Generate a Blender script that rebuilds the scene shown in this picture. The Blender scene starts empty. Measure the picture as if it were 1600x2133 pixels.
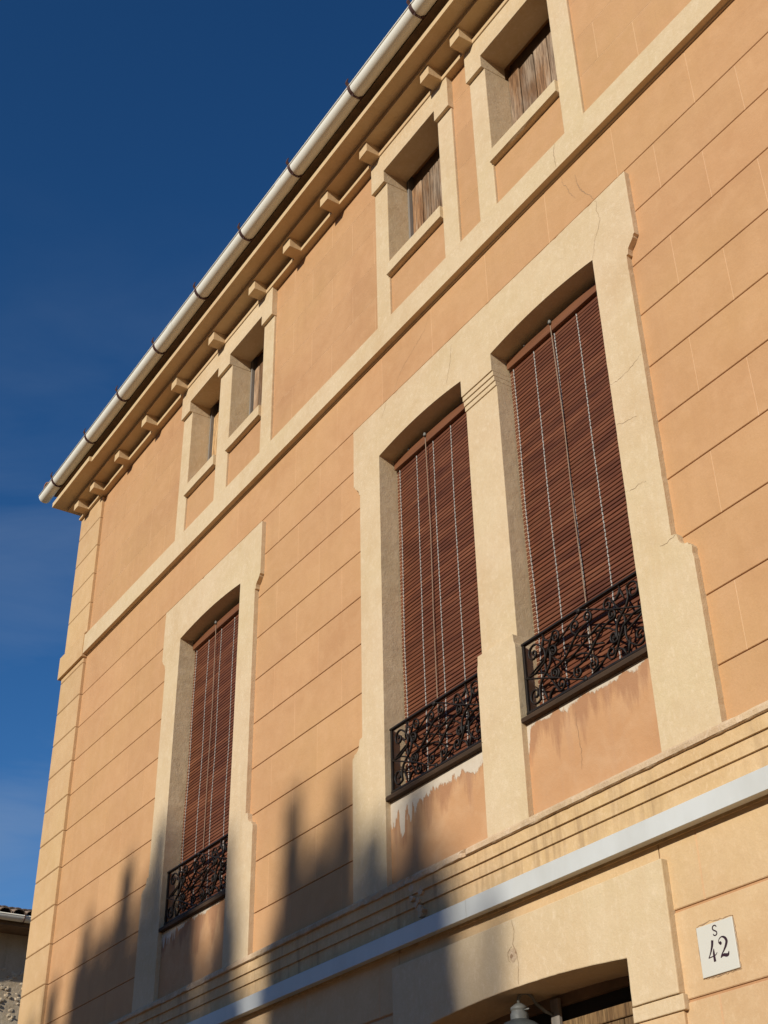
import bpy, bmesh, math, random
from mathutils import Vector, Matrix
from mathutils import noise as mnoise

random.seed(7)
scene = bpy.context.scene
COL = scene.collection
R = math.radians

# ------------------------------------------------------------------ camera
cam_data = bpy.data.cameras.new('camera')
cam = bpy.data.objects.new('camera', cam_data)
COL.objects.link(cam)
YAW, PITCH, ROLL = 0.9871938, 0.5758609, -0.0205743
_f = Vector((-math.sin(YAW) * math.cos(PITCH), math.cos(YAW) * math.cos(PITCH), math.sin(PITCH)))
_r = Vector((math.cos(YAW), math.sin(YAW), 0))
_u = _r.cross(_f)
_r2 = math.cos(ROLL) * _r + math.sin(ROLL) * _u
_u2 = -math.sin(ROLL) * _r + math.cos(ROLL) * _u
m = Matrix.Identity(4)
for i in range(3):
    m[i][0], m[i][1], m[i][2] = _r2[i], _u2[i], -_f[i]
m[0][3], m[1][3], m[2][3] = 0.0, -4.0, 1.6
cam.matrix_world = m
cam_data.sensor_fit = 'VERTICAL'
cam_data.sensor_height = 36.0
cam_data.sensor_width = 27.0
cam_data.lens = 2746.16 / 2133 * 36.0
cam_data.clip_start = 0.05
cam_data.clip_end = 3000
scene.camera = cam
scene.render.resolution_x = 768
scene.render.resolution_y = 1024

# ------------------------------------------------------------------ light
SUN = Vector((0.32, -1.0, 0.42)).normalized()          # towards the sun
SUN_EL = math.asin(SUN.z)
SUN_AZ = math.atan2(SUN.x, SUN.y)                       # clockwise from +Y
world = bpy.data.worlds.new('World')
scene.world = world
world.use_nodes = True
wn = world.node_tree
wn.nodes.clear()
w_out = wn.nodes.new('ShaderNodeOutputWorld')
w_bg = wn.nodes.new('ShaderNodeBackground')
w_sky = wn.nodes.new('ShaderNodeTexSky')
w_sky.sky_type = 'NISHITA'
w_sky.sun_disc = False
w_sky.sun_elevation = SUN_EL
w_sky.sun_rotation = SUN_AZ
w_sky.altitude = 700
w_sky.air_density = 1.0
w_sky.dust_density = 0.0
w_sky.ozone_density = 3.0
w_bg.inputs['Strength'].default_value = 0.075
w_gam = wn.nodes.new('ShaderNodeGamma')                 # deep polarised blue of the photograph
w_gam.inputs['Gamma'].default_value = 1.28
wn.links.new(w_sky.outputs[0], w_gam.inputs['Color'])
w_hs = wn.nodes.new('ShaderNodeHueSaturation')
w_hs.inputs['Saturation'].default_value = 1.14
wn.links.new(w_gam.outputs[0], w_hs.inputs['Color'])
# faint high cloud, thicker towards the horizon
w_tc = wn.nodes.new('ShaderNodeTexCoord')
w_map = wn.nodes.new('ShaderNodeMapping')
w_map.inputs['Scale'].default_value = (2.0, 2.0, 6.5)
w_map.inputs['Rotation'].default_value = (0.25, 0.1, 0.6)
wn.links.new(w_tc.outputs['Generated'], w_map.inputs['Vector'])
w_no = wn.nodes.new('ShaderNodeTexNoise')
w_no.inputs['Scale'].default_value = 1.6
w_no.inputs['Detail'].default_value = 6
w_no.inputs['Roughness'].default_value = 0.55
w_no.inputs['Distortion'].default_value = 0.6
wn.links.new(w_map.outputs[0], w_no.inputs['Vector'])
w_r1 = wn.nodes.new('ShaderNodeMapRange')
w_r1.inputs['From Min'].default_value = 0.40
w_r1.inputs['From Max'].default_value = 0.75
wn.links.new(w_no.outputs['Fac'], w_r1.inputs['Value'])
w_sep = wn.nodes.new('ShaderNodeSeparateXYZ')
wn.links.new(w_tc.outputs['Generated'], w_sep.inputs[0])
w_r2 = wn.nodes.new('ShaderNodeMapRange')
w_r2.inputs['From Min'].default_value = 0.72
w_r2.inputs['From Max'].default_value = 0.25
w_r2.inputs['To Max'].default_value = 0.5
wn.links.new(w_sep.outputs['Z'], w_r2.inputs['Value'])
w_mu = wn.nodes.new('ShaderNodeMath'); w_mu.operation = 'MULTIPLY'
wn.links.new(w_r1.outputs[0], w_mu.inputs[0]); wn.links.new(w_r2.outputs[0], w_mu.inputs[1])
w_mix = wn.nodes.new('ShaderNodeMix'); w_mix.data_type = 'RGBA'
wn.links.new(w_mu.outputs[0], w_mix.inputs[0])
wn.links.new(w_hs.outputs[0], w_mix.inputs[6])
w_mix.inputs[7].default_value = (3.6, 4.6, 6.2, 1)
wn.links.new(w_mix.outputs[2], w_bg.inputs['Color'])
wn.links.new(w_bg.outputs[0], w_out.inputs['Surface'])

sun_data = bpy.data.lights.new('sun', 'SUN')
sun_data.energy = 4.45
sun_data.angle = R(0.53)
sun_data.color = (1.0, 0.955, 0.85)
sun = bpy.data.objects.new('sun', sun_data)
COL.objects.link(sun)
sun.rotation_euler = SUN.to_track_quat('Z', 'Y').to_euler()
sun.location = SUN * 40

scene.view_settings.view_transform = 'Standard'
scene.view_settings.look = 'None'
scene.view_settings.exposure = 0.0
scene.view_settings.gamma = 1.0
scene.view_settings.use_curve_mapping = False

# ------------------------------------------------------------------ materials
def new_mat(name):
    mt = bpy.data.materials.new(name)
    mt.use_nodes = True
    nt = mt.node_tree
    nt.nodes.clear()
    out = nt.nodes.new('ShaderNodeOutputMaterial')
    bs = nt.nodes.new('ShaderNodeBsdfPrincipled')
    nt.links.new(bs.outputs[0], out.inputs['Surface'])
    return mt, nt, bs

def rgba(c):
    return (c[0], c[1], c[2], 1.0)

class NT:
    """small node helper"""
    def __init__(s, nt):
        s.nt = nt
    def n(s, t, **kw):
        nd = s.nt.nodes.new(t)
        for k, v in kw.items():
            setattr(nd, k, v)
        return nd
    def l(s, a, b):
        s.nt.links.new(a, b)
    def pos(s, scale=(1, 1, 1), kind='pos', loc=(0, 0, 0)):
        mp = s.n('ShaderNodeMapping')
        mp.inputs['Scale'].default_value = scale
        mp.inputs['Location'].default_value = loc
        if kind == 'pos':
            g = s.n('ShaderNodeNewGeometry')
            s.l(g.outputs['Position'], mp.inputs['Vector'])
        else:
            g = s.n('ShaderNodeTexCoord')
            s.l(g.outputs['Object'], mp.inputs['Vector'])
        return mp.outputs[0]
    def noise(s, vec, scale, detail=4, rough=0.55, dist=0.0):
        nd = s.n('ShaderNodeTexNoise')
        nd.inputs['Scale'].default_value = scale
        nd.inputs['Detail'].default_value = detail
        nd.inputs['Roughness'].default_value = rough
        nd.inputs['Distortion'].default_value = dist
        s.l(vec, nd.inputs['Vector'])
        return nd.outputs['Fac']
    def ramp(s, fac, stops):
        r_ = s.n('ShaderNodeValToRGB')
        e = r_.color_ramp.elements
        while len(e) < len(stops):
            e.new(0.5)
        for el, (p, c) in zip(e, stops):
            el.position = p
            el.color = rgba(c) if isinstance(c, tuple) else (c, c, c, 1)
        s.l(fac, r_.inputs['Fac'])
        return r_.outputs['Color']
    def mix(s, fac, a, b, mode='MIX'):
        nd = s.n('ShaderNodeMix', data_type='RGBA', blend_type=mode)
        for sock, v in ((nd.inputs[0], fac), (nd.inputs[6], a), (nd.inputs[7], b)):
            if isinstance(v, (int, float)):
                sock.default_value = v
            elif isinstance(v, tuple):
                sock.default_value = rgba(v)
            else:
                s.l(v, sock)
        return nd.outputs[2]
    def math(s, op, a, b=0.0, clamp=False):
        nd = s.n('ShaderNodeMath', operation=op, use_clamp=clamp)
        for sock, v in ((nd.inputs[0], a), (nd.inputs[1], b)):
            if isinstance(v, (int, float)):
                sock.default_value = v
            else:
                s.l(v, sock)
        return nd.outputs[0]
    def bump(s, h, strength, dist, prev=None):
        b = s.n('ShaderNodeBump')
        b.inputs['Strength'].default_value = strength
        b.inputs['Distance'].default_value = dist
        s.l(h, b.inputs['Height'])
        if prev is not None:
            s.l(prev, b.inputs['Normal'])
        return b.outputs[0]

def plaster(name, col, dark, light, fleck=0.0, streak=0.0, streak_col=(0.3, 0.2, 0.1), rough=0.9, blockvar=0.0,
            bump_fine=0.25, bump_big=0.5):
    mt, nt, bs = new_mat(name)
    h = NT(nt)
    p = h.pos()
    big = h.noise(p, 1.1, 4, 0.62, 0.5)
    mid = h.noise(p, 7.0, 4, 0.62, 0.4)
    fine = h.noise(p, 85.0, 2, 0.6)
    c = h.mix(h.ramp(big, [(0.34, 0.0), (0.66, 1.0)]), col, dark)
    hue = h.noise(h.pos((0.45, 0.45, 0.8), loc=(7.3, 0, 2.1)), 1.0, 3, 0.6)
    c = h.mix(h.math('MULTIPLY', h.ramp(hue, [(0.40, 0.0), (0.66, 1.0)]), 0.6), c, (col[0] * 0.98, col[1] * 1.045, col[2] * 0.96))
    c = h.mix(h.math('MULTIPLY', h.ramp(mid, [(0.42, 0.0), (0.72, 1.0)]), 0.55), c, light)
    c = h.mix(h.math('MULTIPLY', h.ramp(fine, [(0.35, 0.0), (0.75, 1.0)]), 0.22), c, h.mix(0.5, dark, (dark[0] * .7, dark[1] * .62, dark[2] * .55)))
    if fleck > 0:
        pv = h.pos((1, 1, 0.7))
        v = h.noise(pv, 34.0, 4, 0.75, 0.3)
        c = h.mix(h.math('MULTIPLY', h.ramp(v, [(0.52, 0.0), (0.74, 1.0)]), fleck), c,
                  (min(1, light[0] * 1.12), min(1, light[1] * 1.14), min(1, light[2] * 1.22)))
        v2 = h.noise(pv, 14.0, 4, 0.7)
        c = h.mix(h.math('MULTIPLY', h.ramp(v2, [(0.50, 0.0), (0.70, 1.0)]), fleck * 0.6), c, dark)
    if streak > 0:
        ps = h.pos((9.0, 9.0, 0.55))
        s1 = h.noise(ps, 1.0 if streak < 0.7 else 1.7, 4, 0.65)
        s2 = h.noise(h.pos((1.2, 1.2, 0.8)), 1.0, 3)
        f = h.math('MULTIPLY', h.ramp(s1, [(0.48, 0.0), (0.72, 1.0)]), h.ramp(s2, [(0.38, 0.0), (0.62, 1.0)]))
        c = h.mix(h.math('MULTIPLY', f, streak), c, streak_col)
    if blockvar > 0:
        oi = h.n('ShaderNodeObjectInfo')
        v = h.math('ADD', h.math('MULTIPLY', oi.outputs['Random'], blockvar), 1.0 - blockvar * 0.5)
        hs = h.n('ShaderNodeHueSaturation')
        h.l(v, hs.inputs['Value'])
        h.l(c, hs.inputs['Color'])
        c = hs.outputs[0]
    h.l(c, bs.inputs['Base Color'])
    bs.inputs['Roughness'].default_value = rough
    bs.inputs['Specular IOR Level'].default_value = 0.25
    hb = h.noise(p, 9.0, 3, 0.55)
    hf = h.noise(p, 130.0, 2, 0.6)
    nb = h.bump(hb, bump_big, 0.012)
    nb = h.bump(hf, bump_fine, 0.004, nb)
    h.l(nb, bs.inputs['Normal'])
    return mt

def simple(name, col, rough=0.5, metal=0.0, var=0.15, scale=12.0, bump=0.1, dark=None, spec=0.5, stretch=(1, 1, 1)):
    mt, nt, bs = new_mat(name)
    h = NT(nt)
    p = h.pos(stretch)
    n1 = h.noise(p, scale, 5, 0.6)
    d = dark or tuple(x * 0.55 for x in col)
    c = h.mix(h.math('MULTIPLY', h.ramp(n1, [(0.35, 0.0), (0.72, 1.0)]), min(1.0, var * 3)), col, d)
    h.l(c, bs.inputs['Base Color'])
    bs.inputs['Roughness'].default_value = rough
    bs.inputs['Metallic'].default_value = metal
    bs.inputs['Specular IOR Level'].default_value = spec
    if bump:
        h.l(h.bump(h.noise(p, scale * 6, 3), bump, 0.003), bs.inputs['Normal'])
    return mt

def wood(name, c1, c2, c3, rough=0.75, grain=28.0, bump=0.5):
    """boards with the grain along Z, weathered to grey in patches"""
    mt, nt, bs = new_mat(name)
    h = NT(nt)
    oi = h.n('ShaderNodeObjectInfo')
    ps = h.pos((1.0, 1.0, 0.07))
    add = h.n('ShaderNodeVectorMath', operation='ADD')
    h.l(ps, add.inputs[0])
    h.l(oi.outputs['Random'], add.inputs[1])
    g = h.noise(add.outputs[0], grain, 6, 0.65, 0.6)
    g2 = h.noise(add.outputs[0], grain * 4.5, 3, 0.6)
    w = h.noise(h.pos((3.0, 3.0, 0.9)), 2.2, 4, 0.6)
    c = h.ramp(g, [(0.30, c1), (0.52, c2), (0.72, c3)])
    c = h.mix(h.ramp(w, [(0.40, 0.0), (0.62, 0.85)]), c, h.mix(0.35, c3, c2))
    c = h.mix(h.math('MULTIPLY', h.ramp(g2, [(0.40, 1.0), (0.55, 0.0)]), 0.55), c, tuple(x * 0.35 for x in c1))
    hs = h.n('ShaderNodeHueSaturation')
    h.l(h.math('ADD', h.math('MULTIPLY', oi.outputs['Random'], 0.7), 0.62), hs.inputs['Value'])
    h.l(c, hs.inputs['Color'])
    h.l(hs.outputs[0], bs.inputs['Base Color'])
    bs.inputs['Roughness'].default_value = rough
    bs.inputs['Specular IOR Level'].default_value = 0.3
    h.l(h.bump(g, bump, 0.004), bs.inputs['Normal'])
    return mt

M = {}
M['peach'] = plaster('peach_stucco', (0.545, 0.305, 0.148), (0.480, 0.256, 0.120), (0.575, 0.335, 0.170), streak=0.38,
                     streak_col=(0.44, 0.235, 0.112), blockvar=0.06)
M['peach_top'] = plaster('peach_stucco_upper', (0.525, 0.292, 0.142), (0.455, 0.242, 0.115), (0.56, 0.322, 0.165), streak=0.42,
                         streak_col=(0.42, 0.225, 0.108), blockvar=0.06)
M['mortar'] = plaster('joint_plaster', (0.62, 0.38, 0.21), (0.55, 0.32, 0.17), (0.66, 0.43, 0.25))
M['groove'] = plaster('groove_plaster', (0.49, 0.265, 0.13), (0.42, 0.22, 0.105), (0.52, 0.295, 0.15))
M['cream'] = plaster('cream_stucco', (0.625, 0.468, 0.298), (0.555, 0.395, 0.228), (0.66, 0.515, 0.335), fleck=0.5, streak=0.30,
                     streak_col=(0.52, 0.345, 0.17), bump_fine=0.4)
M['cornice'] = plaster('cornice_stucco', (0.60, 0.425, 0.245), (0.53, 0.35, 0.185), (0.65, 0.475, 0.285), fleck=0.2)
M['quoin'] = plaster('quoin_stucco', (0.58, 0.375, 0.195), (0.50, 0.305, 0.15), (0.63, 0.43, 0.24), fleck=0.12, streak=0.15,
                     streak_col=(0.48, 0.29, 0.13), blockvar=0.08)
M['base'] = plaster('ground_floor_stucco', (0.60, 0.405, 0.225), (0.53, 0.335, 0.175), (0.64, 0.455, 0.265), fleck=0.4,
                    streak=0.18, streak_col=(0.68, 0.50, 0.29), blockvar=0.05)
M['mould'] = plaster('band_stucco', (0.60, 0.40, 0.21), (0.52, 0.33, 0.165), (0.66, 0.47, 0.27), fleck=0.55, streak=1.0,
                     streak_col=(0.27, 0.165, 0.085), bump_big=0.9)
M['fillet'] = plaster('worn_fillet', (0.60, 0.42, 0.26), (0.40, 0.26, 0.15), (0.68, 0.52, 0.36), fleck=0.6, streak=0.6,
                      streak_col=(0.24, 0.16, 0.10), bump_big=1.0, bump_fine=0.8)
M['crack'] = simple('crack_dark', (0.34, 0.21, 0.115), 0.95, bump=0)
M['iron'] = simple('wrought_iron', (0.012, 0.010, 0.009), 0.55, 0.0, var=0.3, scale=30, bump=0.25, dark=(0.028, 0.017, 0.011), spec=0.22)
M['hook'] = simple('bracket_iron', (0.085, 0.035, 0.025), 0.6, 0.0, var=0.3, scale=40, bump=0.2)
M['pvc'] = simple('gutter_white', (0.80, 0.76, 0.66), 0.65, 0.0, var=0.10, scale=5, bump=0.03, dark=(0.62, 0.56, 0.44), stretch=(0.6, 3, 3), spec=0.3)
M['metal'] = simple('grey_white_metal', (0.57, 0.57, 0.54), 0.45, 0.0, var=0.30, scale=3, bump=0.06, dark=(0.47, 0.46, 0.42), stretch=(1.2, 1, 0.5))
M['header'] = simple('blind_header_wood', (0.20, 0.075, 0.030), 0.5, 0.0, var=0.2, scale=9, bump=0.1, stretch=(0.3, 1, 6))
M['cord'] = simple('cord_white', (0.42, 0.39, 0.345), 0.8, bump=0)
M['pull'] = simple('pull_cord', (0.30, 0.20, 0.13), 0.8, bump=0)
M['tick'] = simple('pale_tick', (0.62, 0.40, 0.24), 0.6, bump=0)
M['dark'] = simple('interior_dark', (0.02, 0.016, 0.012), 0.9, bump=0)
M['jambgrey'] = simple('grey_frame_wood', (0.22, 0.19, 0.16), 0.85, var=0.3, scale=20, stretch=(1, 1, 0.1), bump=0.3)
M['sillwood'] = simple('dark_sill', (0.065, 0.036, 0.018), 0.8, var=0.3, scale=14, bump=0.5, dark=(0.03, 0.019, 0.012), spec=0.25, stretch=(0.4, 1, 1))
M['plank'] = wood('weathered_plank', (0.17, 0.075, 0.030), (0.33, 0.18, 0.085), (0.52, 0.42, 0.31), grain=17.0)
M['plank2'] = wood('honey_plank', (0.30, 0.15, 0.05), (0.48, 0.28, 0.12), (0.58, 0.40, 0.22))
M['doorwood'] = wood('door_wood', (0.075, 0.035, 0.013), (0.15, 0.08, 0.033), (0.30, 0.19, 0.085))
M['tile'] = simple('roof_tile', (0.42, 0.19, 0.09), 0.85, var=0.3, scale=9, bump=0.4, dark=(0.20, 0.10, 0.06))
M['oldtile'] = simple('old_roof_tile', (0.30, 0.20, 0.13), 0.9, var=0.33, scale=9, bump=0.5, dark=(0.10, 0.075, 0.055))
M['eave'] = simple('eave_dark_wood', (0.19, 0.115, 0.062), 0.85, var=0.3, scale=10, bump=0.3)
M['enamel'] = simple('lamp_enamel', (0.075, 0.08, 0.072), 0.5, 0.0, var=0.3, scale=18, bump=0.1, dark=(0.04, 0.042, 0.038))
M['lampgrey'] = simple('lamp_grey', (0.20, 0.195, 0.17), 0.55, 0.0, var=0.3, scale=25, bump=0.15)
M['platewhite'] = simple('plate_white', (0.60, 0.57, 0.49), 0.35, 0.0, var=0.06, scale=6, bump=0.02, dark=(0.55, 0.51, 0.42))
M['ink'] = simple('plate_ink', (0.035, 0.012, 0.016), 0.4, bump=0)
M['rubble'] = plaster('old_render', (0.60, 0.47, 0.32), (0.47, 0.36, 0.235), (0.68, 0.56, 0.41), fleck=0.4, streak=0.3,
                      streak_col=(0.22, 0.16, 0.1), bump_big=1.0, bump_fine=0.9)
M['stone'] = plaster('rubble_stone', (0.62, 0.50, 0.35), (0.50, 0.39, 0.26), (0.70, 0.59, 0.45), fleck=0.4, bump_big=1.0, blockvar=0.3)
M['asphalt'] = simple('street_ochre_bounce', (0.38, 0.23, 0.105), 0.95, var=0.2, scale=3, bump=0.4)  # ochre chosen to bounce warm light onto the shaded front
M['paving'] = simple('paving_stone', (0.42, 0.30, 0.18), 0.9, var=0.15, scale=4, bump=0.3)
M['earth'] = simple('dry_ground', (0.20, 0.155, 0.105), 0.95, var=0.2, scale=0.6, bump=0.3)
M['leaf'] = simple('cypress_leaf', (0.045, 0.065, 0.028), 0.8, var=0.3, scale=3, bump=0)
M['bark'] = simple('cypress_bark', (0.14, 0.10, 0.07), 0.95, var=0.3, scale=14, bump=0.5, stretch=(1, 1, 0.2))

def slat_mat():
    mt, nt, bs = new_mat('blind_slat_brown')
    h = NT(nt)
    oi = h.n('ShaderNodeObjectInfo')
    ps = h.pos((1.5, 1, 9.0))
    n1 = h.noise(ps, 1.6, 4, 0.6, 0.5)
    n2 = h.noise(h.pos((6, 1, 60)), 3.0, 3)
    c = h.ramp(n1, [(0.30, (0.098, 0.029, 0.014)), (0.55, (0.168, 0.056, 0.025)), (0.75, (0.228, 0.086, 0.040))])  # lighter and darker bands put sun glare into the brown
    c = h.mix(h.math('MULTIPLY', n2, 0.3), c, (0.09, 0.03, 0.016))
    hs = h.n('ShaderNodeHueSaturation')
    h.l(h.math('ADD', h.math('MULTIPLY', oi.outputs['Random'], 0.28), 0.86), hs.inputs['Value'])
    h.l(c, hs.inputs['Color'])
    h.l(hs.outputs[0], bs.inputs['Base Color'])
    bs.inputs['Roughness'].default_value = 0.6
    bs.inputs['Specular IOR Level'].default_value = 0.25
    return mt
M['slat'] = slat_mat()

def peeling_panel(name, depth, dripx, seed, peel=0.22):
    """peach panel below a sill: paint peeled to white plaster along the top, brown damp below it.
    Object origin lies at the panel's top left corner."""
    mt, nt, bs = new_mat(name)
    h = NT(nt)
    p = h.pos()
    po = h.pos(kind='obj')
    sep = h.n('ShaderNodeSeparateXYZ')
    h.l(po, sep.inputs[0])
    big = h.noise(p, 1.2, 5, 0.6)
    mid = h.noise(p, 6.0, 5, 0.6, 0.4)
    c = h.mix(h.ramp(big, [(0.35, 0.0), (0.65, 1.0)]), (0.545, 0.303, 0.150), (0.48, 0.254, 0.120))
    c = h.mix(h.math('MULTIPLY', h.ramp(mid, [(0.45, 0.0), (0.7, 1.0)]), 0.6), c, (0.57, 0.345, 0.19))
    # damp stain
    pw = h.pos((7.0, 1.0, 1.3), 'obj', (seed, 0, 0))
    st = h.noise(pw, 1.0, 5, 0.62)
    zst = h.math('ADD', h.math('MULTIPLY', sep.outputs['Z'], 1.0 / 0.30), 1.0)     # 1 at the top, 0 at 0.30 m below
    f = h.math('ADD', h.math('MULTIPLY', zst, 0.62), h.math('MULTIPLY', h.math('SUBTRACT', st, 0.5), 1.9))
    c = h.mix(h.math('MULTIPLY', h.ramp(f, [(0.30, 0.0), (0.52, 1.0)]), 0.72), c, (0.34, 0.165, 0.085))
    pw2 = h.pos((14.0, 1.0, 0.9), 'obj', (seed * 1.7, 0, 0.3))
    st2 = h.noise(pw2, 1.0, 4, 0.6)
    c = h.mix(h.math('MULTIPLY', h.ramp(st2, [(0.56, 0.0), (0.72, 1.0)]), 0.5), c, (0.45, 0.255, 0.145))
    # peeled plaster
    pe = h.noise(h.pos((8.0, 1, 5.0), 'obj', (seed * 2.1, 0, 0)), 1.0, 6, 0.68, 0.3)
    pd = h.noise(h.pos((22.0, 1, 2.0), 'obj', (seed * 0.6, 0, 0)), 1.0, 4, 0.6)
    left = h.math('SUBTRACT', 1.0, h.math('MULTIPLY', sep.outputs['X'], 1.0 / dripx), True)
    pe2 = h.noise(h.pos((45.0, 1, 38.0), 'obj', (seed, 0, 0)), 1.0, 4, 0.7)
    drip = h.math('POWER', h.ramp(pd, [(0.34, 0.0), (0.64, 1.0)]), 2.0)
    amt = h.math('ADD', h.math('ADD', h.math('MULTIPLY', h.math('SUBTRACT', pe, 0.27), peel), h.math('MULTIPLY', h.math('SUBTRACT', pe2, 0.5), 0.030)), h.math('MULTIPLY', h.math('MULTIPLY', drip, left), 0.22))
    lim = h.math('ADD', h.math('ADD', sep.outputs['Z'], amt), depth)
    pm = h.math('MULTIPLY', h.ramp(lim, [(0.0, 0.0), (0.010, 1.0)]), 0.82)
    white = h.mix(h.noise(p, 22.0, 4), (0.54, 0.46, 0.35), (0.66, 0.60, 0.49))
    c = h.mix(pm, c, white)
    h.l(c, bs.inputs['Base Color'])
    bs.inputs['Roughness'].default_value = 0.92
    bs.inputs['Specular IOR Level'].default_value = 0.2
    nb = h.bump(h.noise(p, 9.0, 4), 0.5, 0.012)
    nb = h.bump(h.noise(p, 130.0, 4), 0.3, 0.004, nb)
    nb = h.bump(pm, 0.6, 0.004, nb)
    h.l(nb, bs.inputs['Normal'])
    return mt

# ------------------------------------------------------------------ mesh helpers
def link(o, parent=None):
    COL.objects.link(o)
    if parent is not None:
        o.parent = parent
        o.matrix_parent_inverse = Matrix.Translation(-world_loc(parent))
    return o

def world_loc(o):
    v = Vector(o.location)
    p = o.parent
    # parents only ever carry translations and every child keeps world coordinates
    return v

def tag(o, label=None, cat=None, group=None, kind=None):
    if label: o['label'] = label
    if cat: o['category'] = cat
    if group: o['group'] = group
    if kind: o['kind'] = kind
    return o

def empty(name, loc=(0, 0, 0)):
    o = bpy.data.objects.new(name, None)
    o.empty_display_size = 0.2
    o.location = loc
    COL.objects.link(o)
    return o

class MB:
    def __init__(s):
        s.v = []
        s.f = []
        s.sm = []
    def add(s, vs, fs, smooth=False):
        b = len(s.v)
        s.v += [tuple(v) for v in vs]
        s.f += [tuple(b + i for i in f) for f in fs]
        s.sm += [smooth] * len(fs)
        return s
    def box(s, x0, x1, y0, y1, z0, z1):
        vs = [(x0, y0, z0), (x1, y0, z0), (x1, y1, z0), (x0, y1, z0), (x0, y0, z1), (x1, y0, z1), (x1, y1, z1), (x0, y1, z1)]
        return s.add(vs, [(0, 3, 2, 1), (4, 5, 6, 7), (0, 1, 5, 4), (1, 2, 6, 5), (2, 3, 7, 6), (3, 0, 4, 7)])
    def block(s, x0, x1, z0, z1, yf, yb, ch):
        """ashlar block, front (towards -Y) edges chamfered"""
        vs = [(x0 + ch, yf, z0 + ch), (x1 - ch, yf, z0 + ch), (x1 - ch, yf, z1 - ch), (x0 + ch, yf, z1 - ch),
              (x0, yf + ch, z0), (x1, yf + ch, z0), (x1, yf + ch, z1), (x0, yf + ch, z1),
              (x0, yb, z0), (x1, yb, z0), (x1, yb, z1), (x0, yb, z1)]
        fs = [(0, 1, 2, 3)]
        for i in range(4):
            j = (i + 1) % 4
            fs.append((i, 4 + i, 4 + j, j))
            fs.append((4 + i, 8 + i, 8 + j, 4 + j))
        fs.append((11, 10, 9, 8))
        return s.add(vs, fs)
    def prism(s, outline, y0, y1):
        """outline: (x, z) points counter-clockwise seen from the front; y0 front, y1 back"""
        n = len(outline)
        vs = [(x, y0, z) for x, z in outline] + [(x, y1, z) for x, z in outline]
        fs = [tuple(range(n)), tuple(range(2 * n - 1, n - 1, -1))]
        for i in range(n):
            j = (i + 1) % n
            fs.append((i, n + i, n + j, j))
        return s.add(vs, fs)
    def profile_x(s, prof, x0, x1, nseg=1, jit=None):
        """(y, z) closed profile swept along X"""
        n = len(prof)
        rings = []
        for k in range(nseg + 1):
            x = x0 + (x1 - x0) * k / nseg
            ring = []
            for i, (y, z) in enumerate(prof):
                dy, dz = jit(x, i) if jit else (0, 0)
                ring.append((x, y + dy, z + dz))
            rings.append(ring)
        vs = [v for r_ in rings for v in r_]
        fs = []
        for k in range(nseg):
            for i in range(n):
                j = (i + 1) % n
                fs.append((k * n + i, (k + 1) * n + i, (k + 1) * n + j, k * n + j))
        fs.append(tuple(range(n)))
        fs.append(tuple(range((nseg + 1) * n - 1, nseg * n - 1, -1)))
        return s.add(vs, fs)
    def tube(s, pts, rad, sides=6, smooth=True, flat=1.0):
        pts = [Vector(p) for p in pts]
        n = len(pts)
        rr = rad if isinstance(rad, (list, tuple)) else [rad] * n
        up = Vector((0, 1, 0))
        vs, fs = [], []
        for i, p in enumerate(pts):
            t = (pts[min(i + 1, n - 1)] - pts[max(i - 1, 0)])
            if t.length < 1e-9: t = Vector((1, 0, 0))
            t.normalize()
            a = up if abs(t.dot(up)) < 0.9 else Vector((1, 0, 0))
            e1 = t.cross(a).normalized()
            e2 = t.cross(e1).normalized()
            for k in range(sides):
                an = 2 * math.pi * (k + 0.5) / sides
                vs.append(p + e1 * (rr[i] * math.cos(an)) + e2 * (rr[i] * flat * math.sin(an)))
        for i in range(n - 1):
            for k in range(sides):
                k2 = (k + 1) % sides
                fs.append((i * sides + k, i * sides + k2, (i + 1) * sides + k2, (i + 1) * sides + k))
        fs.append(tuple(range(sides - 1, -1, -1)))
        fs.append(tuple((n - 1) * sides + k for k in range(sides)))
        return s.add(vs, fs, smooth)
    def lathe(s, prof, cx, cy, sides=28, smooth=True):
        vs, fs = [], []
        for r_, z in prof:
            for k in range(sides):
                a = 2 * math.pi * k / sides
                vs.append((cx + r_ * math.cos(a), cy + r_ * math.sin(a), z))
        for i in range(len(prof) - 1):
            for k in range(sides):
                k2 = (k + 1) % sides
                fs.append((i * sides + k, i * sides + k2, (i + 1) * sides + k2, (i + 1) * sides + k))
        return s.add(vs, fs, smooth)
    def mesh(s, name, origin=(0, 0, 0)):
        me = bpy.data.meshes.new(name)
        ox, oy, oz = origin
        me.from_pydata([(x - ox, y - oy, z - oz) for x, y, z in s.v], [], s.f)
        me.polygons.foreach_set('use_smooth', s.sm)
        bm = bmesh.new()
        bm.from_mesh(me)
        bmesh.ops.recalc_face_normals(bm, faces=bm.faces)
        ng = [f for f in bm.faces if len(f.verts) > 4]
        if ng:
            bmesh.ops.triangulate(bm, faces=ng)
        bm.to_mesh(me)
        bm.free()
        me.update()
        return me
    def build(s, name, mat, parent=None, origin=(0, 0, 0), bevel=0.0, seg=2):
        me = s.mesh(name, origin)
        me.materials.append(M[mat] if isinstance(mat, str) else mat)
        o = bpy.data.objects.new(name, me)
        put(o, parent, origin)
        if bevel:
            b = o.modifiers.new('bevel', 'BEVEL')
            b.width = bevel
            b.segments = seg
            b.limit_method = 'ANGLE'
            b.angle_limit = R(35)
        return o

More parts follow.
